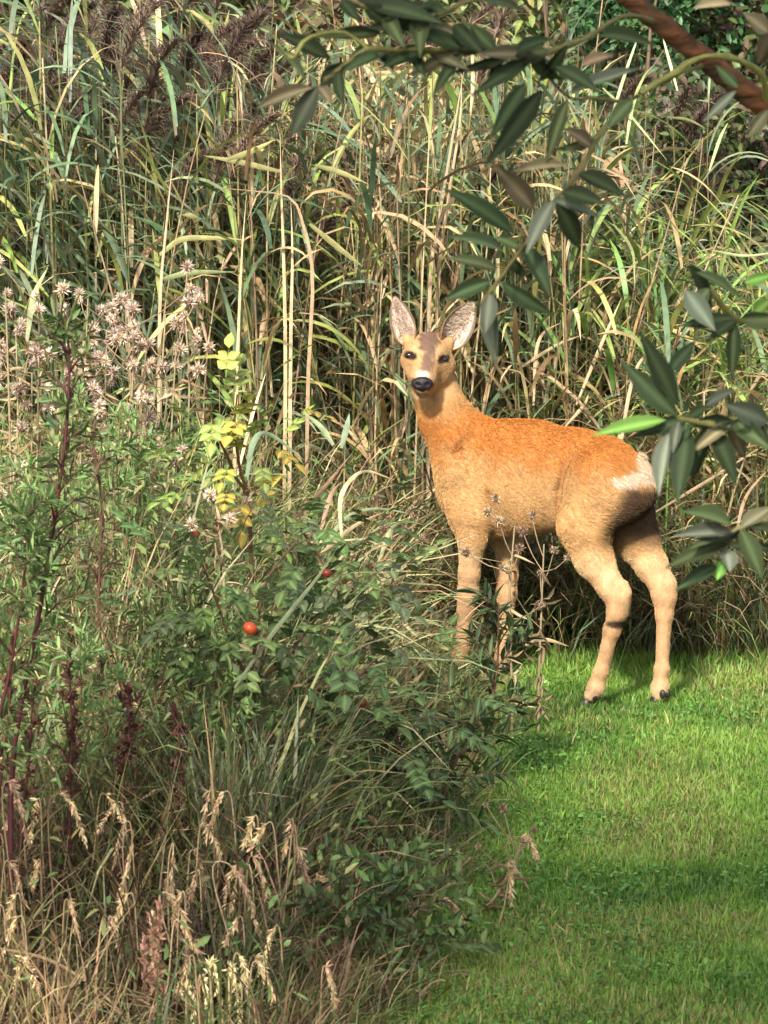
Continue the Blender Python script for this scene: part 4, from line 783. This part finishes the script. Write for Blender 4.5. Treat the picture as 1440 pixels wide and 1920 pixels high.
        n = 26; i = rng.integers(3, 14, n); d = norm(rng.normal(0, 1, (n, 3)) + np.array([0, 0, -.6])); V, Q, T, C = leaves(P[i], d, rng.normal(0, 1, (n, 3)), U(.025, .06, n), U(.006, .012, n), pal([(.26, .19, .10), (.34, .26, .15), (.18, .13, .07)], n), .5, .6)
        tag(MB().add(V, Q, T, C).build('dead_leaves', M_DRY, root), kind='stuff')
    for i, (x, y) in enumerate([(30, 620), (75, 570), (120, 600), (165, 560), (200, 620), (235, 580), (275, 640), (310, 590), (345, 560), (150, 660), (250, 690), (60, 700), (330, 650), (10, 540)]):
        nh = [7, 9, 11, 8, 12, 10, 13, 9, 7, 11, 12, 8, 10, 6][i]
        thistle('dead thistle with %s pale fluffy seed heads in front of the green reeds' % ('six seven eight nine ten eleven twelve thirteen'.split()[nh - 6]), [(x + U(-30, 30), y + 420), (x + U(-15, 15), y + 200), (x, y)], 11.3 + U(-.3, .4), nh, 'dead thistles with fluffy heads')
    thistle('small dead thistle with pale fluff among the rose leaves', [(420, 1100), (412, 1000), (408, 950)], 10.4, 4, None)
    thistle('dead thistle with shaggy heads beside the fore legs of the deer', [(960, 1290), (955, 1130), (965, 985)], 11.55, 9, None, ((.30, .21, .13), (.42, .31, .21), (.20, .13, .08), (.55, .44, .33)), .75)
    thistle('thin dead thistle with small heads under the belly of the deer', [(1010, 1290), (1015, 1150), (1020, 1020)], 11.6, 6, None, ((.30, .21, .13), (.42, .31, .21), (.20, .13, .08), (.55, .44, .33)), .75)
    thistle('dead thistle with few pale heads left of the fore legs', [(760, 1200), (735, 1080), (735, 990)], 11.4, 6, None, ((.30, .21, .13), (.42, .31, .21), (.20, .13, .08), (.55, .44, .33)), .75)
    thistle('low dead thistle leaning out over the lawn near the low bush', [(880, 1750), (930, 1680), (975, 1590)], 9.7, 5, None, ((.30, .21, .13), (.42, .31, .21), (.20, .13, .08), (.55, .44, .33)), .75)
    # grass stalks with drooping pale seed heads
    def seed_stalk(pp, Y, label, group, head=.42, wid=.007, cols=STRAW, lean=.0, n=110):
        P = catmull(from_ground(pp, Y, lean), 20); f = P[0].copy(); root = empty('seed_grass', f); tag(root, label, 'grass stalk', group); P = P - f; cs = np.array(cols[rng.integers(len(cols))])
        V, Q = tube(P, np.linspace(.0022, .0010, 20), 4); link('stalk', mesh_np('stalk', V, Q, cols=stemcol(cs, len(V)), mat=M_DRY), root)
        t = 1 - head * rng.random(n); X = np.stack([np.interp(t, np.linspace(0, 1, 20), P[:, a]) for a in range(3)], -1); T = norm(np.gradient(P, axis=0)); i = np.minimum((t * 19).astype(int), 19)
        D = norm(T[i] + rng.normal(0, .35, (n, 3)) + np.array([0, 0, -.25])); V, Q, TT, C = leaves(X, D, rng.normal(0, 1, (n, 3)), U(.010, .022, n), wid * U(.45, .95, n), pal(np.asarray(cols) * 1.35, n)); tag(MB().add(V, Q, TT, C).build('seed_head', M_DRY, root), kind='stuff')
    ST2 = [(.46, .34, .19), (.52, .40, .24), (.38, .26, .14)]; PK = [(.42, .26, .17), (.34, .20, .12), (.48, .33, .22)]
    sp = [([(470, 1900), (400, 1650), (425, 1618), (462, 1670), (490, 1765)], 9.0), ([(40, 1800), (5, 1520), (15, 1465), (35, 1500), (50, 1570)], 9.0), ([(110, 1800), (90, 1540), (110, 1488), (140, 1520), (163, 1585)], 9.0), ([(520, 1850), (548, 1560), (560, 1600), (578, 1660)], 9.1), ([(265, 1900), (230, 1600), (250, 1560), (235, 1640), (222, 1690)], 9.05), ([(320, 1880), (315, 1640), (325, 1580), (322, 1650), (320, 1680)], 9.1), ([(360, 1900), (300, 1700), (320, 1680), (335, 1750)], 8.95), ([(385, 1950), (350, 1790), (365, 1765), (385, 1830)], 8.85), ([(800, 1880), (760, 1700), (800, 1678), (840, 1690), (870, 1720)], 9.35), ([(1000, 1640), (950, 1590), (985, 1570), (1010, 1610)], 9.9), ([(930, 1800), (945, 1700), (958, 1625), (958, 1690)], 9.6), ([(700, 1400), (690, 1100), (700, 1060), (735, 1045)], 10.9), ([(640, 1760), (590, 1660), (605, 1650), (625, 1672)], 9.2)]
    for pp, Y in sp: seed_stalk(pp, Y, 'pale drooping grass seed head on a thin dry stalk', 'pale drooping grass seed heads')
    for i in range(40):
        x = U(0, 660); y = U(1480, 1860); s = rng.choice([-1, 1]); a = U(15, 45) * s
        seed_stalk([(x - a, y + 300), (x - a * .3, y + 120), (x, y), (x + a * .5, y + 10), (x + a, y + U(40, 90))], 9.45 - (y - 1480) / 320 * .75 + U(-.08, .08), 'pale drooping grass seed head on a thin dry stalk', 'pale drooping grass seed heads', .38, .006, ST2, 0, 90)
    for x, y in ((285, 1720), (300, 1690), (270, 1760), (292, 1790)): seed_stalk([(x + U(-5, 20), y + 240), (x + U(-5, 5), y + 120), (x, y)], 8.85, 'shaggy pinkish-brown dead spike standing in the brown grass', 'pinkish-brown dead spikes', .75, .011, PK, 0, 150)
    for x, y in ((395, 1800), (430, 1815), (455, 1840), (375, 1835), (350, 1850)): seed_stalk([(x + U(-10, 10), y + 200), (x, y + 80), (x, y), (x + 14, y + 40), (x + 20, y + 110)], 8.7, 'short pale yellow seed tuft around the yellow-green plant', 'pale yellow seed tufts', .6, .008, [(.56, .46, .26), (.60, .52, .30)], 0, 80)
    def long_straw(pp, Y, label, group, w=.009, cols=STRAW, Y1=None, cat='straw', name='bent_straw'):
        """one long bent blade through the photo points, foot on the ground or in the growth"""
        P = catmull(pline(pp, Y, Y if Y1 is None else Y1), 22); f = P[0].copy(); s = np.linspace(0, 1, 22); T = norm(np.gradient(P, axis=0)); S = norm(np.cross(T, np.array([.15, 1, .35])))
        Nn = np.cross(S, T); p = np.maximum((1 - s ** 3) * (.5 + .5 * np.minimum(1, s * 3)), .06) * w * .5
        V = np.stack([P - S * p[:, None] + Nn * .3 * p[:, None], P, P + S * p[:, None] + Nn * .3 * p[:, None]], 1) - f; i = np.arange(21)[:, None] * 3 + np.arange(2)[None]; Q = np.stack([i, i + 1, i + 4, i + 3], -1).reshape(-1, 4)
        c = np.array(cols[rng.integers(len(cols))]); C = np.repeat((c * (.85 + .3 * s)[:, None])[:, None], 3, 1).reshape(-1, 3)
        o = link(name, mesh_np(name, V.reshape(-1, 3), Q, cols=C, mat=M_DRY), None, f); tag(o, label, cat, group)
    LP_ = [(.48, .36, .22), (.40, .29, .17)]; LG = [(.30, .33, .17), (.24, .29, .16)]
    lab, g = 'long pale straw bent over in the reeds behind the rose sprig', 'long pale straws in front of the reeds'
    for pp, Y in (([(298, 760), (300, 560), (312, 420), (326, 280)], 12.5), ([(440, 860), (445, 680), (452, 500), (462, 365)], 12.5), ([(575, 860), (578, 700), (586, 520), (570, 430), (545, 372), (470, 358), (402, 352)], 12.5), ([(535, 700), (532, 500), (528, 380), (525, 250)], 12.6), ([(545, 640), (548, 480), (545, 370)], 12.6), ([(805, 560), (822, 420), (850, 250), (872, 120)], 12.7), ([(820, 560), (840, 380), (862, 230), (866, 140)], 12.75)): long_straw([(pp[0][0] - 6, 1225), (pp[0][0] - 3, 980)] + pp, Y, lab, g, .0105, LP_)
    long_straw([(540, 985), (600, 925), (660, 850)], 11.4, 'thick pinkish fallen stalk slanting beside the pale arching blades', None, .015, [(.48, .30, .19)], 11.7)
    long_straw([(445, 890), (470, 790), (498, 700)], 11.4, 'thick pale dead stem leaning behind the yellowing rose', None, .009, [(.50, .37, .23)], 11.7)
    for pp, Y in (([(640, 1010), (640, 930), (680, 885), (740, 900)], 11.5), ([(600, 1060), (640, 980), (700, 955), (780, 965)], 11.5), ([(600, 1000), (620, 930), (645, 900)], 11.5), ([(700, 1090), (730, 1000), (760, 980), (800, 985)], 11.6), ([(590, 1050), (660, 990), (720, 960)], 11.4)): long_straw(pp, Y, 'pale arching grass blade beside the chest of the deer', 'pale arching blades left of the deer', .012, LG + LP_, Y + .1)
    for pp, Y in (([(462, 900), (475, 830), (505, 815), (570, 862)], 11.3), ([(625, 835), (600, 800), (565, 772)], 11.4), ([(640, 840), (650, 800), (655, 775)], 11.4), ([(50, 640), (62, 560), (90, 500)], 11.4)): long_straw(pp, Y, 'broad pale green reed blade above the rose leaves', 'broad pale green blades above the roses', .016, LG + [(.20, .28, .17)], Y + .05)
    for pp, Y in (([(525, 322), (450, 305), (382, 292)], 12.5), ([(425, 300), (470, 285), (515, 262)], 12.5), ([(300, 478), (340, 450), (400, 447), (462, 450)], 12.5), ([(300, 525), (360, 512), (440, 510)], 12.5), ([(370, 408), (340, 403)], 12.5), ([(590, 310), (640, 325), (690, 345)], 12.6), ([(580, 420), (640, 470), (680, 500)], 12.6)): long_straw(pp, Y, 'yellow-green leaf blade lying across the upright reeds', 'yellow-green blades across the reeds', .018, [(.36, .34, .15), (.29, .32, .15)], Y + .05)
    long_straw([(-20, 1775), (90, 1800), (180, 1855), (260, 1930)], 8.7, 'long pale bent grass stem arching through the foreground brown grass', None, .008, LP_)
    long_straw([(440, 1290), (510, 1190), (590, 1090), (625, 1040)], 9.7, 'straight pale green stem slanting past the orange-red rose hip', None, .010, LG, 9.8)
    for pp, Y in (([(1150, 930), (1190, 700), (1255, 640)], 12.6), ([(1060, 800), (1095, 760), (1105, 735)], 12.65), ([(960, 700), (1040, 650), (1100, 625)], 12.75), ([(1000, 760), (1010, 640), (1060, 600)], 12.75), ([(1230, 960), (1330, 900), (1440, 830)], 12.45), ([(1250, 1010), (1340, 990), (1460, 960)], 12.45), ([(1380, 1000), (1400, 930), (1450, 870)], 12.45), ([(1080, 760), (1130, 640), (1165, 560)], 12.7), ([(900, 660), (940, 700), (980, 780)], 12.7)): long_straw(pp, Y, 'dry golden straw leaning over behind the back of the deer', 'dry golden straws behind the deer', .010, LP_, Y + .12)
    for pp, Y in (([(1130, 165), (1180, 215), (1250, 300)], 12.9), ([(1250, 220), (1290, 225), (1325, 242)], 12.9), ([(1335, 470), (1400, 480), (1470, 470)], 12.8), ([(1270, 170), (1240, 60)], 12.9), ([(1140, 240), (1175, 130), (1200, 60)], 12.9), ([(1330, 320), (1350, 260), (1365, 230)], 12.9), ([(1150, 420), (1185, 470), (1190, 540)], 12.8)): long_straw(pp, Y, 'pale thin grass blade crossing the dark hollow under the willow', 'pale blades across the dark hollow', .009, [(.42, .46, .24), (.36, .42, .18)], Y + .05)
    long_straw([(985, 1210), (1020, 1200), (1068, 1212)], 11.8, 'short pale seed blade lying under the belly of the deer', None, .014, LP_)
if VEG: wild_plants()

# ------------------------------------------------------------------ the willow whose branches hang in front
def willow():
    base = np.array([1.25, 6.95, 0.]); root = empty('willow_tree', base); tag(root, 'willow with orange-brown limb and dark narrow leaves hanging over the lawn', 'tree')
    Lc = lambda p: np.asarray(p) - base
    def br(name, pts, r, n=24, sides=8, col=None):
        V, Q = tube(catmull([Lc(p) for p in pts], n), np.interp(np.linspace(0, 1, n), np.linspace(0, 1, len(r)), r), sides)
        V = V + rng.normal(0, .0012 if r[0] < .05 else .006, V.shape)
        return link(name, mesh_np(name, V, Q, cols=None if col is None else stemcol(col, len(V)), mat=M_BARK if col is None else M_STEM), root)
    br('trunk', [base, base + [.03, .02, .8], base + [-.02, .05, 1.6], base + [.08, .1, 2.6], base + [.0, .1, 3.8], base + [.05, .0, 5.0]], [.14, .12, .11, .09, .06, .02], 30, 12)
    forkA = base + np.array([-.02, .05, 1.55])
    br('limb', [forkA, at(1750, 420, 6.8), at(1560, 285, 6.65), at(1440, 205, 6.6), at(1330, 118, 6.55), at(1235, 42, 6.5), at(1130, -40, 6.45), at(1000, -170, 6.3)], [.035, .026, .020, .0175, .016, .014, .011, .004], 34, 9)
    olive = (.13, .12, .04); tw = [.0042, .0034, .0026, .0016]
    br('twig', [at(1330, 118, 6.55), at(1245, 150, 6.45), at(1180, 190, 6.35), at(1120, 260, 6.25), at(1085, 325, 6.2), at(1040, 375, 6.15), at(985, 455, 6.1), at(940, 520, 6.05), at(915, 550, 6.0), at(890, 585, 6.0)], tw, 30, 6, olive)
    br('twig', [at(1440, 205, 6.6), at(1420, 130, 6.5), at(1330, 105, 6.4), at(1250, 145, 6.35), at(1200, 175, 6.3)], [.005, .004, .0035, .003], 20, 6, (.20, .19, .06))
    br('twig', [at(1235, 42, 6.5), at(1170, 30, 6.4), at(1090, 75, 6.3), at(1000, 102, 6.2), at(870, 92, 6.1), at(760, 95, 6.05), at(690, 92, 6.0), at(640, 125, 6.0), at(597, 162, 5.95)], tw, 30, 6, olive)
    br('twig', [at(1180, 190, 6.35), at(1110, 185, 6.3), at(1060, 178, 6.25), at(1005, 110, 6.2)], [.003, .0025, .002, .002], 14, 5, olive)
    br('twig', [at(1130, -40, 6.45), at(960, -30, 6.3), at(840, 20, 6.2), at(760, 40, 6.15), at(700, 20, 6.1), at(640, -10, 6.1)], [.005, .004, .003, .002], 20, 6, olive)
    br('twig', [at(690, 92, 6.0), at(640, 60, 6.0), at(575, 75, 5.95), at(545, 110, 5.95), at(512, 66, 5.95)], [.003, .002, .002, .0015], 14, 5, (.16, .17, .05))
    br('twig', [base + [-.02, .05, 1.3], at(1750, 740, 6.5), at(1560, 780, 6.3), at(1440, 778, 6.2), at(1340, 795, 6.1), at(1270, 785, 6.05)], [.012, .008, .006, .005, .0035, .0025], 24, 6, olive)
    br('twig', [base + [-.02, .05, 1.1], at(1760, 960, 6.5), at(1560, 965, 6.3), at(1440, 975, 6.2), at(1385, 992, 6.15), at(1345, 1050, 6.1)], [.012, .008, .006, .005, .0035, .0025], 24, 6, (.19, .18, .07))
    br('twig', [base + [-.02, .05, 1.5], at(1740, 520, 6.6), at(1560, 560, 6.4), at(1440, 590, 6.3), at(1380, 600, 6.25), at(1330, 540, 6.2), at(1288, 492, 6.2)], [.012, .008, .006, .005, .004, .003, .002], 24, 6, olive)
    pals = {'d': [(.022, .034, .015), (.028, .042, .019), (.016, .026, .011)], 'g': [(.075, .090, .062), (.095, .108, .078)], 'm': [(.042, .058, .024), (.052, .068, .030)], 'b': [(.11, .21, .045)], 't': [(.26, .20, .12), (.20, .15, .09)], 'o': [(.09, .085, .05), (.12, .10, .06)]}
    LM = {k: leaf_meshes(v, M_WILLOW, 3, seg=9, wid=.5) for k, v in pals.items()}
    def leaf(b, t, w_, k='d', Y=6.1, dY=None):
        P = at(*b, Y); T_ = at(*t, Y + (rng.normal(-.02, .035) if dY is None else dY)); d = T_ - P; L = np.linalg.norm(d); d = d / L
        toc = norm(C0 - P); n = norm(toc + np.array([0, 0, .45]) + rng.normal(0, .38, 3)); n = norm(n - (n @ d) * d); s = np.cross(n, d)
        o = link('leaf', LM[k][rng.integers(len(LM[k]))], root, Lc(P)); m = Matrix(((d[0], s[0], n[0]), (d[1], s[1], n[1]), (d[2], s[2], n[2])))
        o.rotation_mode = 'QUATERNION'; o.rotation_quaternion = m.to_quaternion(); wr = w_ / FPX * Y * .86 / max(.7, abs(n @ toc)); o.scale = (L, wr, L)
    for a in [((870, 95), (808, 178), 26), ((960, 105), (845, 138), 24), ((1000, 105), (895, 168), 32), ((985, 155), (922, 258), 34), ((1015, 170), (925, 298), 34), ((1065, 185), (1022, 300), 32, 'm'), ((1000, 102), (1062, 156), 36, 'm'), ((1040, 125), (1116, 150), 28), ((1065, 177), (1206, 131), 24, 'g'), ((1090, 124), (1150, 94), 26, 't'), ((850, 45), (902, 93), 30), ((870, 90), (770, 55), 32), ((800, 92), (718, 120), 30), ((620, 110), (520, 58), 36), ((572, 152), (512, 68), 20, 'm'), ((597, 160), (541, 260), 40, 'g'), ((590, 163), (462, 198), 28, 'o'), ((600, 162), (656, 106), 36), ((715, 62), (590, 68), 28, 'm'), ((722, 98), (644, 126), 42), ((640, 0), (674, 38), 26), ((682, 5), (735, 48), 36), ((760, 40), (812, 10), 30), ((960, 104), (1010, 60), 30), ((930, 98), (880, 40), 28, 'm'), ((760, 95), (800, 140), 26), ((700, 92), (742, 130), 26), ((598, 164), (620, 185), 22, 'o'),
              ((962, 437), (854, 344), 38), ((1000, 390), (924, 306), 42, 'o'), ((1043, 378), (1104, 477), 44), ((1037, 376), (985, 469), 32, 'g'), ((1085, 325), (1172, 361), 32), ((945, 472), (840, 436), 28), ((932, 505), (848, 472), 24, 'm'), ((920, 527), (830, 562), 38), ((982, 460), (1036, 552), 38), ((940, 528), (1032, 603), 38), ((918, 548), (914, 687), 38, 'g'), ((955, 485), (988, 522), 26), ((1060, 310), (958, 322), 22, 'o'), ((975, 465), (930, 440), 24, 'm'), ((1110, 275), (1060, 240), 26, 'o'), ((1120, 262), (1040, 285), 22, 'm'),
              ((1290, 497), (1360, 598), 38), ((1285, 545), (1335, 612), 42, 'g'), ((1270, 780), (1166, 684), 48), ((1270, 760), (1202, 622), 44), ((1252, 700), (1308, 633), 34), ((1377, 600), (1372, 715), 34), ((1248, 787), (1110, 817), 32, 'b'), ((1272, 790), (1262, 852), 26, 'g'), ((1290, 800), (1268, 938), 50), ((1325, 800), (1288, 908), 40), ((1335, 803), (1390, 902), 46), ((1255, 810), (1238, 932), 38, 'g'), ((1322, 762), (1370, 727), 30, 'g'), ((1288, 785), (1328, 760), 22), ((1440, 790), (1368, 760), 38, 'g'), ((1400, 780), (1445, 840), 36), ((1372, 985), (1283, 955), 38, 'm'), ((1370, 997), (1260, 1008), 28, 'g'), ((1360, 1015), (1262, 1048), 32, 'm'), ((1388, 993), (1437, 1080), 46, 'm'), ((1345, 1060), (1268, 1102), 28), ((1362, 1030), (1368, 1075), 34, 'g'), ((1350, 1050), (1345, 1088), 34, 'b'), ((1390, 990), (1450, 950), 34, 'o'), ((1380, 170), (1318, 228), 22, 'g'), ((1385, 165), (1340, 120), 26, 'm'), ((1440, 205), (1400, 260), 30, 'o'), ((1440, 60), (1395, 25), 36, 'o'), ((1370, 8), (1300, 14), 30, 't'), ((1420, 120), (1450, 60), 34, 'o'), ((1330, 540), (1290, 590), 36, 'm'), ((1410, 595), (1445, 560), 30, 'b'), ((1395, 530), (1450, 515), 28, 'b')]:
        leaf(*a)
    for i in range(44):                          # further leaves along the hanging twigs
        tw_ = [[(1330, 118), (1180, 190), (1085, 325), (1040, 375), (940, 520), (890, 585)], [(1235, 42), (1090, 75), (1000, 102), (870, 92), (690, 92), (597, 162)], [(960, -20), (840, 20), (760, 40), (640, -10)], [(1440, 778), (1340, 795), (1270, 785)], [(1440, 975), (1385, 992), (1345, 1050)], [(1440, 590), (1380, 600), (1288, 492)]][[0, 1, 1, 1, 2, 2, 2, 3, 3, 4, 5][i % 11]]
        t = U(.1, .98) * (len(tw_) - 1); j = int(t); b = np.array(tw_[j]) + (np.array(tw_[j + 1]) - tw_[j]) * (t - j); a = U(0, 6.283); L = U(70, 125)
        leaf(tuple(b), (b[0] + L * math.cos(a), b[1] + abs(L * math.sin(a)) * .9 - 15), U(24, 36), rng.choice(['d', 'd', 'd', 'm', 'g', 'o']))
    # the rest of the crown, unseen overhead, spread out to shade the near lawn
    for i in range(9):
        a = i * .7; e = base + np.array([2.2 * math.cos(a) - 1.4, 1.5 * math.sin(a) - 1.5, U(3.3, 4.6)]); s0 = base + np.array([.03, .08, U(2.0, 3.2)])
        br('limb', [s0, (s0 + e) / 2 + np.array([0, 0, .2]), e], [.03, .018, .005], 14, 6)
    n = 16000; k = 90; cc = base + np.array([-1.7, -1.9, 4.0]) + norm(rng.normal(0, 1, (k, 3))) * U(.3, 1, (k, 1)) * np.array([2.7, 1.7, .9]); i = rng.integers(0, k, n)
    P = cc[i] + rng.normal(0, .18, (n, 3)); P = P[P[:, 2] > 2.75]; n = len(P); D = rng.normal(0, .6, (n, 3)) + np.array([0, 0, -1.]); V, Q, T, C = leaves(P - base, D, rng.normal(0, 1, (n, 3)), U(.07, .11, n), U(.018, .028, n), pal(pals['d'] + pals['m'], n))
    tag(MB().add(V, Q, T, C).build('crown', M_WILLOW, root), kind='stuff')
if VEG: willow()
